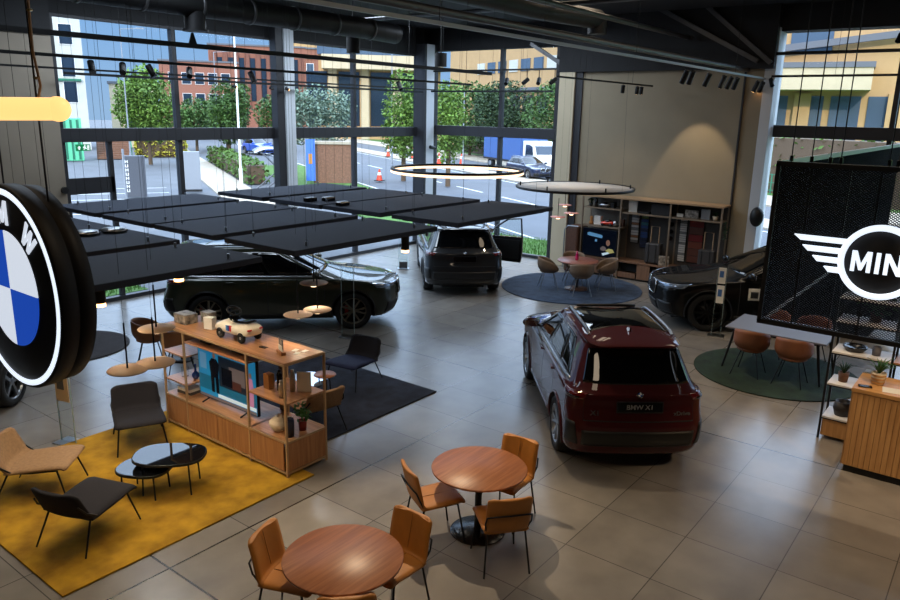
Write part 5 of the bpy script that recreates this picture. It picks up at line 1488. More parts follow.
# ------------------------------------------------------------------ the street outside
M['asphalt'] = mat('asphalt', (88, 89, 92), .85, var=.12, vscale=.6)
M['asphalt_road'] = mat('asphalt_road', (86, 88, 93), .8, var=.1, vscale=.5)
M['paving'] = mat('paving', (168, 156, 138), .85, var=.1, vscale=1.2)
M['road_line'] = mat('road_line', (220, 220, 214), .7)
M['lawn'] = mat('lawn', (70, 104, 36), .95, var=.3, vscale=2.5)
M['grass_blade'] = mat('grass_blade', (84, 124, 42), .8, var=.3, vscale=1.5)
M['hedge'] = mat('hedge_leaf', (70, 100, 34), .8, var=.4, vscale=.8)
M['hedge_gold'] = mat('hedge_gold', (168, 160, 52), .8, var=.3, vscale=.8)
M['tree_green'] = mat('tree_green', (62, 92, 36), .75, var=.45, vscale=.5)
M['tree_bright'] = mat('tree_bright', (90, 120, 42), .75, var=.4, vscale=.5)
M['tree_silver'] = mat('tree_silver', (100, 120, 102), .75, var=.4, vscale=.6)
M['tree_dark'] = mat('tree_dark', (42, 64, 32), .8, var=.45, vscale=.5)
M['bark'] = mat('bark', (86, 70, 54), .9)
M['brick'] = mat('brick', (140, 92, 74), .85, var=.15, vscale=6)
M['brick_dark'] = mat('brick_dark', (116, 74, 60), .85, var=.15, vscale=6)
M['brick_pier'] = mat('brick_pier', (118, 84, 66), .85, var=.2, vscale=8)
M['orange_clad'] = mat('orange_clad', (176, 142, 98), .8, var=.06, vscale=1)
M['cream_clad'] = mat('cream_clad', (190, 174, 144), .8, var=.05, vscale=1)
M['white_clad'] = mat('white_clad', (186, 186, 178), .8, var=.05, vscale=1)
M['grey_roof'] = mat('grey_roof', (96, 98, 104), .7)
M['win_dark'] = mat('window_dark', (40, 54, 70), .08, .2, spec=.8)
M['win_sky'] = mat('window_sky', (84, 100, 118), .05, .2, spec=.8)
M['mint'] = mat('mint_paint', (96, 196, 150), .6)
M['green_paint'] = mat('green_paint', (40, 110, 84), .5)
M['totem_grey'] = mat('totem_grey', (88, 92, 100), .4, .3)
M['totem_pale'] = mat('totem_pale', (136, 142, 150), .5)
M['cone_red'] = mat('cone_red', (214, 70, 44), .6)
M['tarp_blue'] = mat('tarp_blue', (58, 92, 150), .5)
M['banner_blue'] = mat('banner_blue', (64, 110, 190), .6)
M['paint_navy'] = mat('paint_navy', (24, 34, 66), .3, .3, coat=1.0)
M['paint_blue'] = mat('paint_blue', (30, 84, 190), .3, .3, coat=1.0)
M['canopy_white'] = mat('canopy_white', (214, 220, 224), .2, coat=.5)
ux, uy, nx, ny = .479, .878, .878, -.479
def G(n, u, z=0.0): return (n * nx + u * ux, n * ny + u * uy, z)
def strip(name, n0, n1, u0, u1, z, m):
    b = MB(); P = [G(n0, u0, z), G(n1, u0, z), G(n1, u1, z), G(n0, u1, z)]
    b.add(P + [(p[0], p[1], z - .3) for p in P], [(0, 1, 2, 3), (7, 6, 5, 4), (0, 4, 5, 1), (1, 5, 6, 2), (2, 6, 7, 3), (3, 7, 4, 0)])
    return struct(b.build(name, m))
strip('ground_forecourt', -90, 13.2, -40, 260, -.16, 'asphalt')
strip('ground_road', 13.2, 24, -60, 260, -.14, 'asphalt_road')
strip('ground_kerb', 24, 26.2, -60, 160, -.06, 'paving')
strip('ground_layby', 26.2, 30.5, -60, 160, -.13, 'asphalt')
strip('ground_pavement', 30.5, 34.5, -60, 160, -.05, 'paving')
strip('ground_lawn', 34.5, 220, -60, 260, -.07, 'lawn')
strip('ground_verge', 9.2, 13.2, 27, 60, -.08, 'lawn')
strip('ground_path', 4.5, 6.6, 30, 100, -.1, 'paving')
b = MB()
for k in range(14): 
    u = -16 + k * 6.0
    b.add([G(18.7, u, -.13), G(18.85, u, -.13), G(18.85, u + 3.6, -.13), G(18.7, u + 3.6, -.13)], [(0, 1, 2, 3)])
b.add([G(13.5, -40, -.13), G(13.62, -40, -.13), G(13.62, 120, -.13), G(13.5, 120, -.13)], [(0, 1, 2, 3)])
b.add([G(23.4, -40, -.13), G(23.52, -40, -.13), G(23.52, 120, -.13), G(23.4, 120, -.13)], [(0, 1, 2, 3)])
for k in range(5):
    u = 34 + k * 2.6
    b.add([G(-3, u, -.15), G(2.2, u, -.15), G(2.2, u + .12, -.15), G(-3, u + .12, -.15)], [(0, 1, 2, 3)])
o = b.build('road_markings', 'road_line'); struct(o)
b = MB(); b.bb(19.5, 22.3, 8.2, 15.6, -.3, -.02); struct(b.build('ground_grass_bed', 'lawn'))
b = MB(); b.bb(19.5, 22.3, -9, 6.5, -.3, -.02); struct(b.build('ground_grass_side', 'lawn'))
b = MB(); b.bb(6.9, 9.3, 16.3, 19.5, -.3, -.02); struct(b.build('ground_grass_corner', 'lawn'))
r = random.Random(3); b = MB()
for k in range(5200):
    q = r.random()
    if q < .7: x, y = r.uniform(19.5, 22.3), r.uniform(8.3, 15.4)
    else: x, y = r.uniform(6.9, 9.3), r.uniform(16.3, 19.5)
    a = r.uniform(0, PI); h = r.uniform(.06, .14); w = .012
    dx, dy = math.cos(a) * w, math.sin(a) * w
    b.add([(x - dx, y - dy, -.03), (x + dx, y + dy, -.03), (x + r.uniform(-.05, .05), y + r.uniform(-.05, .05), h)], [(0, 1, 2)])
tag(b.build('grass', 'grass_blade', recalc=False), 'short green grass growing outside along the window walls', 'grass', None, 'stuff')

def leafcloud(blobs, n, size, seed):
    r = random.Random(seed); mb = MB()
    vols = [bl[1][0] * bl[1][1] * bl[1][2] for bl in blobs]; tot = sum(vols)
    for (c, rad), v in zip(blobs, vols):
        for i in range(int(n * v / tot)):
            d = Vector((r.gauss(0, 1), r.gauss(0, 1), r.gauss(0, 1))).normalized() * (r.random() ** .33)
            p = Vector((c[0] + d.x * rad[0], c[1] + d.y * rad[1], c[2] + d.z * rad[2]))
            q = Euler((r.uniform(-1, 1), r.uniform(-1, 1), r.uniform(0, 6.28))).to_matrix()
            s = size * r.uniform(.6, 1.3)
            mb.add([q @ Vector(k) + p for k in ((-s, 0, 0), (0, -.55 * s, .1 * s), (s, 0, 0), (0, .55 * s, .1 * s))], [(0, 1, 2, 3)])
    return mb
def tree(x, y, h, w, m, label, seed, n=1300, size=.30, low=.22, group='trees across the street'):
    t = thing('tree', label, 'tree', (x, y, -.1), 0, group)
    r = random.Random(seed)
    blobs = [((0, 0, h * (.5 + low / 2)), (w * .5, w * .5, h * (1 - low) * .5))]
    for k in range(6):
        a = r.uniform(0, 6.28); blobs.append(((math.cos(a) * w * .3, math.sin(a) * w * .3, h * r.uniform(low + .12, .85)), (w * .28, w * .28, h * .16)))
    leafcloud(blobs, int(n * 3.2), size * .54, seed).build('crown', m, t, recalc=False)
    b = MB(); b.tube([(0, 0, 0), (.05, .03, h * .3), (0, .06, h * .6)], [.16, .13, .06], 8); b.build('trunk', 'bark', t)
    return t
tree(31.5, 53.4, 7.4, 4.6, 'tree_bright', 'bright green tree behind the left window, left of first mullion', 1, 1500, .32)
tree(37.0, 51.0, 6.6, 3.4, 'tree_green', 'green tree just right of bright tree behind left window', 2, 1100, .3)
tree(44.4, 66.5, 5.4, 3.8, 'tree_green', 'low green tree in front of the brick building, left', 3, 1000, .32)
tree(49.5, 68.5, 5.6, 5.0, 'tree_dark', 'dark green tree before the ribbed brick building', 4, 1200, .34)
tree(54.0, 66.0, 5.9, 4.6, 'tree_green', 'green tree before the ribbed brick building, right one', 5, 1100, .34)
tree(33.2, 36.4, 6.0, 4.8, 'tree_silver', 'pale silvery tree over the brick pier beside the banner', 6, 1500, .24, .3)
tree(36.2, 31.7, 7.0, 2.8, 'tree_bright', 'tall bright green tree left of the corner column', 7, 1300, .24, .2)
tree(35.6, 27.6, 6.3, 2.2, 'tree_bright', 'slim bright green tree right of the corner column', 8, 900, .24, .2)
for k, (x, y, h, w) in enumerate(((63.6, 46.5, 7.6, 6.6), (60.4, 40.2, 7.6, 6.4), (57.0, 32.6, 7.3, 6.0), (54.0, 26.4, 7.0, 5.6))):
    tree(x, y, h, w, 'tree_dark' if k % 2 else 'tree_green', '%s tree from left behind the street railing and lorry' % ords[k], 20 + k, 2000, .32, .05)
tree(37.6, 65.5, 7.2, 2.4, 'tree_dark', 'dark slim tree beside the white building', 31, 700, .34, .2)
def hedge(label, n0, n1, u0, u1, h, m, seed, cnt):
    r = random.Random(seed); b = MB()
    for i in range(cnt):
        p = Vector(G(r.uniform(n0, n1), r.uniform(u0, u1), r.uniform(-.1, h)))
        q = Euler((r.uniform(-1, 1), r.uniform(-1, 1), r.uniform(0, 6.28))).to_matrix(); s = r.uniform(.10, .2)
        b.add([q @ Vector(k) + p for k in ((-s, 0, 0), (0, -.6 * s, .1 * s), (s, 0, 0), (0, .6 * s, .1 * s))], [(0, 1, 2, 3)])
    t = thing('hedge', label, 'hedge', (0, 0, 0)); b.build('foliage', m, t, recalc=False)
    c = MB(); P = [G(n0 + .2, u0 + .2, -.1), G(n1 - .2, u0 + .2, -.1), G(n1 - .2, u1 - .2, -.1), G(n0 + .2, u1 - .2, -.1)]
    c.add(P + [(p[0], p[1], h - .2) for p in P], [(0, 3, 2, 1), (4, 5, 6, 7), (0, 1, 5, 4), (1, 2, 6, 5), (2, 3, 7, 6), (3, 0, 4, 7)]); c.build('branches', 'bark', t)
hedge('clipped green hedge along the car park', 6.6, 8.0, 45, 66, 1.15, 'hedge', 41, 2600)
hedge('golden hedge at the far end of the car park', 1.2, 5.6, 71.5, 74, 1.5, 'hedge_gold', 42, 2600)
hedge('long dark hedge behind the lorry across the street', 35.6, 38.0, 24, 80, 3.4, 'hedge', 43, 6000)

def building(name, label, x, y, az, W, D, H, wall, wins=(), win_m='win_dark', roof='grey_roof', extra=None, cat='building', sc=1.0):
    """front face centred on (x, y), looking back along azimuth az (degrees)"""
    t = thing(name, label, cat, (x, y, -.1), R_(az)); t.scale = (sc, sc, sc)
    b = MB(); b.bb(0, D, -W / 2, W / 2, 0, H); b.build('walls', wall, t)
    b = MB(); b.bb(-.15, D + .15, -W / 2 - .15, W / 2 + .15, H, H + .25); b.build('roof_edge', roof, t)
    for (wy, wz, ww, wh) in wins:
        b = MB(); b.bb(-.05, .03, wy - ww / 2 - .06, wy + ww / 2 + .06, wz - .06, wz + wh + .06); f = b.build('window_frame', 'white', t)
        b = MB(); b.bb(-.07, -.04, wy - ww / 2, wy + ww / 2, wz, wz + wh); b.build('window_pane', win_m, f)
    if extra: extra(t)
    return t
grid = lambda ys, zs, w, h: [(a, c, w, h) for a in ys for c in zs]
def ex(t):
    b = MB(); b.bb(-.25, 0, -2.6, 2.6, 6.6, 6.8); b.build('green_band', 'green_paint', t)
building('white_building', 'white building with grey windows at the far left', 35.0, 75.7, 64, 5.9, 8, 16.2, 'white_clad', grid((-1.6, .4, 2.0), (7.0, 4.6), 1.1, 1.9) + grid((-1.6, .4), (10.0,), 1.1, 1.8), extra=ex)
building('cream_building', 'small cream building behind the left trees', 44, 77, 60, 4.6, 6, 6.6, 'cream_clad', grid((-1.2, .6), (2.2, 4.2), .8, 1.0))
t = thing('storage_container', 'mint green container by the car park edge', 'container', (28.6, 61.0, -.1), R_(63))
b = MB(); b.bb(0, 2.4, -1.4, 1.4, 0, 3.3); b.build('box', 'mint', t)
for k in range(6):
    b = MB(); b.bb(-.05, 0, -1.2 + k * .45, -1.05 + k * .45, .1, 3.2); b.build('rib', 'green_paint', t)
t = thing('outdoor_steps', 'pale outdoor steps with a green handrail', 'steps', (32.6, 60.8, -.1), R_(62))
for k in range(8):
    b = MB(); b.bb(k * .32, 3.2, -1.3, 1.3, k * .17, (k + 1) * .17); b.build('step', 'brick_pier', t)
b = MB(); b.tube([(0, -1.4, .9), (2.5, -1.4, 2.3)], .05, 8); b.tube([(0, -1.4, 0), (0, -1.4, .9)], .04, 6); b.build('handrail', 'green_paint', t)
def ribs(n, W, H, z0, m, wd=.8):
    def f(t):
        for k in range(n):
            y = -W / 2 + (k + .5) * W / n
            b = MB(); b.bb(-.5, 0, y - wd / 2, y + wd / 2, z0, H - 1.0); b.build('brick_rib', m, t)
            if k < n - 1:
                b = MB(); b.bb(-.06, 0, y + wd / 2 + .1, y + W / n - wd / 2 - .1, z0 + .8, H - 1.8); b.build('window_strip', 'win_dark', t)
    return f
building('brick_building', 'red brick building with tall ribs in the distance', 92.9, 117.8, 52, 15, 14, 13.2, 'brick', extra=ribs(9, 15, 13.2, 4, 'brick_dark', .7), sc=1.185)
building('brick_building', 'lower red brick block left of the ribbed one', 66.3, 97.6, 55, 12, 12, 11.8, 'brick', grid((-4, -2, 0, 2, 4), (8.4, 5.2), 1.3, 1.7), sc=.91)
def gable(t):
    b = MB(); b.prism([(-7, 0), (7, 0), (7, .3), (0, 3.6), (-7, .3)], 0, 8, Matrix.Translation((0, 0, 11.6)) @ Matrix(((0, 0, 1, 0), (1, 0, 0, 0), (0, 1, 0, 0), (0, 0, 0, 1)))); b.build('gable', 'orange_clad', t)
    b = MB(); b.bb(-.1, .2, -7.0, 7.0, 10.2, 10.6); b.build('stone_band', 'cream_clad', t)
building('brick_building', 'red brick building with pale gable and white windows', 125.7, 135.7, 47, 14, 8, 11.6, 'brick', grid((-5.4, -3.6, -1.8, 0, 1.8, 3.6, 5.4), (7.6,), 1.0, 1.9), 'win_sky', extra=gable, sc=1.56)
def modern(t):
    b = MB(); b.bb(-2.4, 0, -6.6, 6.0, 7.2, 8.6); b.build('canopy_band', 'cream_clad', t)
    b = MB(); b.bb(-.3, 0, -6.6, 6.6, 8.7, 10.0); b.build('upper_glazing', 'win_sky', t)
    for k in range(4):
        y = -5.2 + k * 3.4
        b = MB(); b.bb(-.8, 0, y - .45, y + .45, 0, 7.2); b.build('pier', 'cream_clad', t)
        b = MB(); b.bb(-.08, 0, y + .6, y + 2.8, 1.4, 7.0); b.build('glazing_bay', 'win_dark', t)
    b = MB(); b.bb(-.6, 0, -6.6, 6.6, 0, 1.3); b.build('low_wall', 'orange_clad', t)
building('modern_building', 'cream building with dark glass bays behind tall bright tree', 87.8, 81.8, 43, 13, 10, 10.2, 'orange_clad', extra=modern, sc=1.45)
def offices(t):
    for k in range(7):
        y = -8.4 + k * 2.8
        b = MB(); b.bb(-.08, 0, y - 1.0, y + 1.0, 9.0, 10.3); b.build('window_strip', 'win_sky' if k % 3 else 'white_clad', t)
    for k in range(6):
        b = MB(); b.bb(-.08, 0, -8 + k * 3.1, -5.6 + k * 3.1, 3.6, 6.4); b.build('glazing_bay', 'win_dark', t)
    b = MB(); b.bb(-.5, 0, -10, 10, 6.9, 7.2); b.build('ledge', 'grey_roof', t)
building('office_building', 'orange clad office block above the trees across the street', 73.9, 48.1, -28.6, 36, 10, 17.5, 'orange_clad', extra=offices)
def shop(t):
    b = MB(); b.bb(-3.0, 0, -2, 9, 6.6, 8.2); b.build('overhang', 'cream_clad', t)
    b = MB(); b.bb(-3.1, .1, -2.1, 9, 8.2, 8.6); b.build('overhang_edge', 'grey_roof', t)
    b = MB(); b.beam((-.6, 9, 9.3), (-.6, -10, 11.4), .5, .5); b.build('slanted_beam', 'grey_roof', t)
    b = MB(); b.bb(-.12, 0, 1.0, 4.0, 9.4, 12.4); b.build('upper_glazing', 'win_sky', t)
    for k in range(6):
        y = 8.4 - k * 2.6
        b = MB(); b.bb(-.1, 0, y - 2.1, y, .9, 6.2); p = b.build('glazing_bay', 'win_sky', t)
        b = MB(); b.bb(-.12, 0, y - 2.1, y, .9, 3.3); b.build('lower_glazing', 'win_dark', t)
    for y in (2.9, -3.6):
        b = MB(); b.bb(-.5, .1, y - .9, y + .3, .0, 6.4); b.build('pier', 'orange_clad', t)
    b = MB(); b.bb(-.9, 0, -12, 10, 0, .8); b.build('low_wall', 'grey_roof', t)
building('shop_building', 'cream and orange building outside the right window', 66.0, 12.5, 10, 26, 12, 14.0, 'orange_clad', extra=shop)

# street furniture
def post(label, x, y, h, m='totem_pale', r=.06, arm=True):
    t = thing('street_lamp', label, 'lamp post', (x, y, -.1))
    b = MB(); b.cyl((0, 0, 0), (0, 0, h), r, r * .6, 10); b.build('pole', m, t)
    b = MB(); b.cyl((0, 0, 0), (0, 0, 1.0), r * 1.5, n=10); b.build('pole_base', m, t)
    if arm:
        b = MB(); b.beam((0, 0, h), (1.0, -.6, h + .12), .08, .05); b.build('arm', m, t)
        b = MB(); b.box((1.15, -.69, h + .12), (.5, .16, .08), (0, 0, -.54)); b.build('lantern', m, t)
post('tall white lamp post right of the second mullion', 26.6, 35.7, 9.4, 'white', .075)
post('distant grey lamp post left of the white one', 40.4, 57.2, 9.0)
post('grey lamp post in the sky above bright tree', 29.3, 52.3, 9.6)
post('grey street lamp before the modern building', 46.5, 42.0, 9.6)
post('slim pole on the verge across the street', 47.0, 35.0, 6.0, arm=False)
o = MB().cyl((0, 0, 0), (0, 0, 2.45), .05, n=10).build('bollard_post', 'totem_pale', None, (17.9, 32.6, -.1)); tag(o, 'thin pale post beside the dark totem sign', 'post')
t = thing('totem_sign', 'dark grey totem sign with vertical white lettering outside', 'sign', (19.5, 34.5, -.1), R_(58))
b = MB(); b.bb(0, .35, -.46, .46, 0, 2.0); b.build('body', 'totem_grey', t, bevel=.02)
for k in range(8):
    b = MB(); z = 1.72 - k * .2
    b.bb(-.012, 0, .30, .34, z - .07, z + .07); b.bb(-.012, 0, .40, .44, z - .07, z + .07); b.bb(-.012, 0, .30, .44, z - (.07 if k % 2 else .01), z - (.04 if k % 2 else -.02)); b.build('letter_mark', 'white', t)
t = thing('totem_sign', 'pale grey blank totem sign outside the second pane', 'sign', (22.8, 34.8, -.1), R_(57))
b = MB(); b.bb(0, .3, -.46, .46, .12, 2.1); b.build('body', 'totem_pale', t, bevel=.02)
b = MB(); b.bb(.03, .27, -.5, .5, 0, .12); b.build('plinth', 'black_matt', t)
t = thing('brick_pier', 'square brick pier on the verge behind the blue banner', 'pier', (31.6, 33.6, -.1), R_(48))
b = MB(); b.bb(0, 1.4, -1.3, 1.0, 0, 2.35); b.build('brickwork', 'brick_pier', t)
b = MB(); b.bb(-.08, 1.48, -1.38, 1.08, 2.35, 2.5); b.build('coping', 'paving', t)
t = thing('banner', 'blue feather banner in front of the brick pier', 'banner', (30.4, 34.0, -.1), R_(48))
b = MB(); b.bb(-.02, .02, -.27, .27, .2, 2.65); c = b.build('cloth', 'banner_blue', t)
b = MB(); b.bb(-.03, -.021, -.1, .12, 1.2, 1.8); b.build('printed_figure', 'box_brown', c)
b = MB(); b.cyl((0, .29, 0), (0, .29, 2.75), .025, n=8); b.build('pole', 'totem_pale', t)
t = thing('shelter_canopy', 'curved white shelter canopy by the car park hedge', 'shelter', (25.9, 32.6, -.1), R_(-35))
P = [[Vector((-.6 + 2.2 * (k / 8), w * 1.6, 1.0 + 1.35 * math.sin(.55 + 1.6 * (1 - k / 8)) )) for w in (-1, -.33, .33, 1)] for k in range(9)]
b = MB(); b.slab(P, .06); b.build('roof_sheet', 'canopy_white', t)
for w in (-1.5, 1.5):
    b = MB(); b.tube([(1.2, w, 0), (.6, w, 1.3), (-.3, w, 2.2)], .04, 8); b.tube([(-.4, w, 0), (.8, w, 1.0)], .035, 8); b.build('support', 'totem_grey', t)
for k, (x, y) in enumerate(((49.8, 39.6), (51.4, 38.4), (54.2, 46.3), (54.6, 49.8), (34.8, 32.5))):
    lb = ('red cone on the far kerb, just right of corner column', 'red cone on the far kerb, second right of corner column', 'red cone on the far kerb, just left of corner column', 'red cone on the far kerb, second left of corner column', 'red cone standing nearest on the road')[k]
    t = thing('traffic_cone', lb, 'traffic cone', (x, y, -.06), 0, 'traffic cones on the street')
    h = 1.0 if k < 4 else .75
    b = MB(); b.cyl((0, 0, .05), (0, 0, h), .2, .04, 14); b.build('cone', 'cone_red', t)
    b = MB(); b.cyl((0, 0, h * .5), (0, 0, h * .72), .135, .1, 14, cap=False); b.build('white_band', 'white', t)
    b = MB(); b.box((0, 0, .025), (.5, .5, .05)); b.build('base', 'rubber', t)
# lorry
t = thing('lorry', 'white cab lorry with blue curtain sides across the street', 'lorry', G(29.0, 56.2, -.05), math.atan2(-uy, -ux)); t.scale = (1, 1, .84)
b = MB(); b.bb(-.2, 6.2, -1.15, 1.15, .95, 3.5); b.build('curtain_body', 'tarp_blue', t, bevel=.04)
b = MB(); b.bb(-.2, 6.2, -1.2, 1.2, .8, .97); b.build('bed', 'steel_dark', t)
for k in range(9):
    b = MB(); b.bb(.1 + k * .7, .16 + k * .7, 1.15, 1.175, 1.0, 3.45); b.build('curtain_strap', 'paint_navy', t)
b = MB(); b.prism([(6.3, .5), (8.4, .5), (8.45, 1.3), (8.2, 1.7), (7.9, 2.5), (7.4, 2.75), (6.3, 2.8)], -1.05, 1.05, Matrix(((1, 0, 0, 0), (0, 0, -1, 0), (0, 1, 0, 0), (0, 0, 0, 1)))); cb = b.build('cab', 'white', t, bevel=.05)
for s_ in (-1, 1):
    b = MB(); b.prism([(6.7, 1.55), (7.9, 1.5), (7.75, 2.35), (7.3, 2.5), (6.75, 2.5)], s_ * 1.05 - .01, s_ * 1.05 + .012, Matrix(((1, 0, 0, 0), (0, 0, -1, 0), (0, 1, 0, 0), (0, 0, 0, 1)))); b.build('cab_window', 'win_dark', cb)
b = MB(); b.beam((8.28, -.95, 1.66), (7.94, -.95, 2.45), .02, .02); b.add([(8.24, -.95, 1.7), (8.24, .95, 1.7), (7.95, .95, 2.42), (7.95, -.95, 2.42)], [(0, 1, 2, 3)]); b.build('windscreen', 'win_dark', cb)
for x in (1.0, 4.9, 7.4):
    for s_ in (-1, 1):
        b = MB(); b.cyl((x, s_ * .85, .45), (x, s_ * 1.12, .45), .45, n=24); w_ = b.build('wheel', 'rubber', t)
        b = MB(); b.cyl((x, s_ * 1.10, .45), (x, s_ * 1.14, .45), .22, n=16); b.build('wheel_hub', 'totem_pale', w_)
make_car('dark blue car parked in front of the lorry outside', G(26.6, 48.6, -.13), math.atan2(-uy, -ux), M['paint_navy'], sc=(.98, .97, .92), R=.33, roof_glass=False)
make_car('bright blue car parked beyond the car park hedge', G(12.0, 78.0, -.1), math.atan2(-uy, -ux) + .3, M['paint_blue'], sc=(.98, .97, .95), R=.34, roof_glass=False)
t = thing('street_railing', 'green street railing in front of the far hedge', 'railing', (0, 0, 0))
for k in range(14):
    p = G(34.9, 30 + k * 2.4, 0); b = MB(); b.cyl((p[0], p[1], -.05), (p[0], p[1], 1.15), .04, n=8); b.build('railing_post', 'green_paint', t)
for z in (.2, .65, 1.12):
    b = MB(); b.beam(G(34.9, 30, z), G(34.9, 61.2, z), .05, .05); b.build('rail', 'green_paint', t)
# emergency exit sign hanging in the first bay
t = thing('exit_sign', 'green exit sign with arrow and running figure by left door', 'sign', (7.72, 15.62, 3.39), R_(90))
b = MB(); b.bb(-.012, .012, -.15, .15, -.066, .066); b.build('plate', 'exit_green', t)
F_ = Matrix.Translation((-.0125, 0, 0)) @ RX.to_4x4() @ Matrix.Scale(.5, 4)
for nm, poly in (('arrow', [(-.2, -.02), (-.2, -.09), (-.14, -.09), (-.14, -.02), (-.09, -.02), (-.17, .08), (-.25, -.02)]),
                 ('doorway', [(.16, -.1), (.25, -.1), (.25, .1), (.16, .1)]),
                 ('figure', [(.0, -.1), (.04, -.1), (.07, -.02), (.11, -.07), (.15, -.05), (.1, .02), (.09, .06), (.03, .06), (-.02, .0), (.01, -.02), (.04, .02)])):
    b = MB(); b.prism(poly, 0, .002, F_); b.build(nm, 'exit_white', t)
b = MB(); b.prism([(.07 + .025 * math.cos(k * PI / 5), .09 + .025 * math.sin(k * PI / 5)) for k in range(10)], 0, .002, F_); b.build('figure_head', 'exit_white', t)
b = MB(); b.cyl((0, 0, .066), (0, 0, .12), .006, n=6); b.build('drop_rod', 'black_metal', t)
M_ = None
o = MB().cyl((0, 0, 0), (0, -.05, 0), .07, n=20).build('door_stop', 'black_plastic', None, (7.19, 15.5, 2.55)); tag(o, 'round black fitting on the beige cladding by the window', 'fitting')
t = thing('window_lettering', 'faint frosted lettering on the street window, seen from behind', 'lettering', (19.13, 13.0, 1.22))
rr_ = random.Random(12)
for k in range(11):
    b = MB(); y = .06 + k * .16
    b.bb(0, .002, y, y + .025, 0, .26)
    b.bb(0, .002, y, y + .10, rr_.choice((0, .11, .23)), rr_.choice((0, .11, .23)) + .03)
    if rr_.random() < .6: b.bb(0, .002, y + .085, y + .11, 0, .26)
    b.build('letter_mark', 'frost', t)
o = MB().sphere((0, 0, 0), (.14, .16, .24), 18, 12).build('wall_speaker', 'black_plastic', None, (18.66, 4.98, 1.95)); tag(o, 'rounded black wall speaker on the pale column behind black car', 'speaker')
# camera dome on the corner column
t = thing('security_camera', 'small black security camera on the pale corner column', 'camera', (18.79, 15.33, 3.15))
b = MB(); b.box((0, -.04, 0), (.06, .08, .06)); b.build('bracket', 'black_plastic', t)
b = MB(); b.cyl((.12, -.11, -.02), (-.12, -.11, .02), .055, n=14); b.build('housing', 'black_plastic', t)
# ------------------------------------------------------------------ light
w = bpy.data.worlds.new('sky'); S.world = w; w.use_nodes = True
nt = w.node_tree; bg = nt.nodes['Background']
tc = nt.nodes.new('ShaderNodeTexCoord'); sp = nt.nodes.new('ShaderNodeSeparateXYZ'); rp = nt.nodes.new('ShaderNodeValToRGB')
nt.links.new(tc.outputs['Generated'], sp.inputs[0]); nt.links.new(sp.outputs['Z'], rp.inputs['Fac'])
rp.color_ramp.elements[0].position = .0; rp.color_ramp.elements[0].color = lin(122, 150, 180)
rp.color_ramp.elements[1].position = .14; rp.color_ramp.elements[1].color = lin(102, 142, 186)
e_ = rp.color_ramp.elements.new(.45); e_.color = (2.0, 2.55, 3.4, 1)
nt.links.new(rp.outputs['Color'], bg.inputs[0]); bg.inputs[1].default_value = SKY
L = bpy.data.lights.new('sun', 'SUN'); L.energy = SUN; L.angle = R_(.6); L.color = (1.0, .84, .62)
o = bpy.data.objects.new('sun', L); COL.objects.link(o)
o.rotation_euler = Vector((.80, .50, -.43)).to_track_quat('-Z', 'Y').to_euler()
def spotl(pos, aim, e, ang=60, col=(1, .78, .52), blend=.5, size=.06):
    l = bpy.data.lights.new('spot', 'SPOT'); l.energy = e; l.spot_size = R_(ang); l.spot_blend = blend; l.color = col; l.shadow_soft_size = size
    o = bpy.data.objects.new('spot_light', l); COL.objects.link(o); o.location = pos
    o.rotation_euler = (Vector(aim) - Vector(pos)).to_track_quat('-Z', 'Y').to_euler()
def areal(pos, sx, sy, e, col=(1, .8, .58)):
    l = bpy.data.lights.new('area', 'AREA'); l.shape = 'RECTANGLE'; l.size = sx; l.size_y = sy; l.energy = e; l.color = col
    o = bpy.data.objects.new('added_fill_light', l); COL.objects.link(o); o.location = pos  # added fill lamp, has no fixture
K = LAMP
spotl((6.5, 5.8, 4.2), (5.1, 3.8, .4), 560 * K, 62, size=.03)
spotl((2.2, 2.2, 5.6), (4.2, 3.6, .4), 160 * K, 60)
spotl((8.0, 5.2, 5.0), (8.4, 2.0, .0), 260 * K, 70)
spotl((11.5, 5.2, 5.0), (12.6, 2.6, .0), 520 * K, 70)
for q in ((3.7, 7.5), (2.7, 7.6), (3.2, 8.4), (4.4, 8.0), (4.0, 9.2), (4.62, 6.9), (4.62, 8.4)):
    spotl((q[0], q[1], 2.66), (q[0] + (.5 if q[0] > 4.5 else 0), q[1], 0), 46 * K, 125, (1, .84, .62), .7, .05)  # added downlights without cans under the left panels, brighten the rug
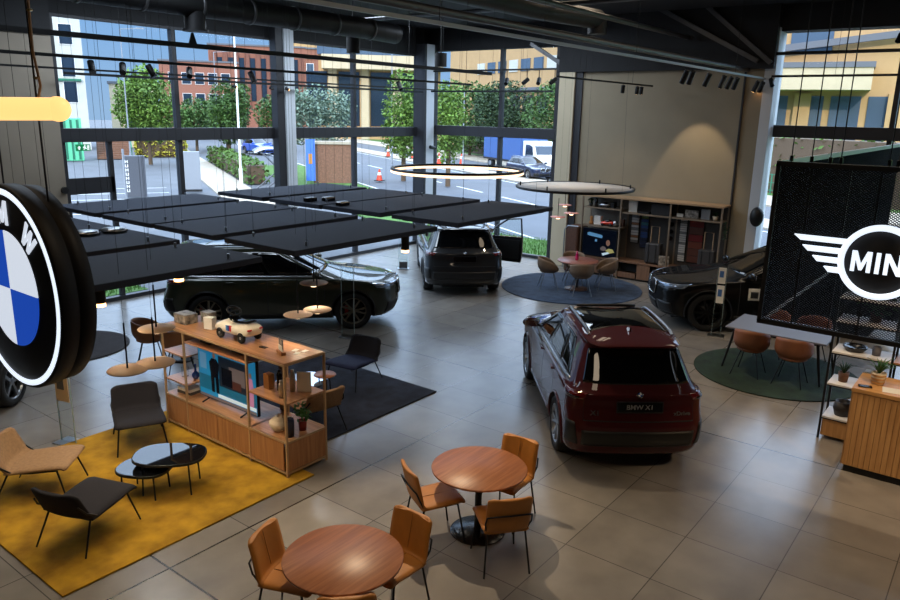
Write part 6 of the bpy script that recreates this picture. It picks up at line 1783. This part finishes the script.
for q in ((3.28, 6.22, 1.83), (3.55, 6.21, 1.83), (3.82, 6.61, 2.03), (5.81, 6.8, 1.73), (6.13, 6.8, 1.73), (6.24, 6.98, 2.03), (4.38, 7.05, 2.40), (7.35, 6.4, 2.40), (3.3, 6.65, 2.40)):
    spotl(q, (q[0], q[1], 0), 8, 150, (1, .82, .58), .6, .04)
spotl((15.85, 5.2, 5.0), (16.6, 5.2, .3), 260 * K, 70)
spotl((17.6, 6.55, 5.0), (18.75, 6.6, 2.6), 130 * K, 56, blend=.4)
spotl((16.6, 8.9, 5.0), (18.6, 8.6, 1.2), 70 * K, 70, blend=1)
spotl((14.0, 7.8, 5.0), (15.0, 7.5, .0), 260 * K, 80)
spotl((9.0, .9, 5.6), (10.4, .7, .8), 420 * K, 64)
spotl((7.2, -2.0, 5.4), (9.0, .2, .2), 620 * K, 56, (1, .70, .40))  # added spot with no fixture, warms the counter front and floor
for (x, y, e) in ((4, 2.5, 90), (9.5, 2, 60), (14.5, 3, 110), (1.5, 8, 70), (14.5, 8, 60)):
    areal((x, y, 6.7), 1.6, 1.6, e * K * .5)  # added warm ambient fill, no fixtures under the ceiling

CW = (.72, .85, 1.0)
for (x, y, e, sx, sy) in ((9.5, 13.4, 260, 5, 1.2), (15.5, 13.0, 240, 4, 1.2), (16.0, 10.2, 80, 3, 1.2), (5.5, 10.5, 120, 3, 1.2)):
    areal((x, y, 6.5), sx, sy, e * COOL, CW)  # added cool fill by the glazing, makes up for weak window daylight

# ------------------------------------------------------------------ camera
cam = bpy.data.cameras.new('camera'); co = bpy.data.objects.new('camera', cam); COL.objects.link(co); S.camera = co
cam.sensor_width = 36.0; cam.lens = 736.917 / 900 * 36.0; cam.clip_start = .1; cam.clip_end = 600
f_ = Vector((.76961398, .58906614, -.24636437)); r_ = Vector((.61173493, -.79080632, .02014305)); d_ = Vector((-.18296091, -.16621206, -.96896793))
co.matrix_world = Matrix.Translation((0, 0, 4.25)) @ Matrix((r_, -d_, -f_)).transposed().to_4x4()
S.view_settings.view_transform = 'Standard'; S.view_settings.look = 'None'
S.view_settings.gamma = 1.0; S.view_settings.exposure = EXPO
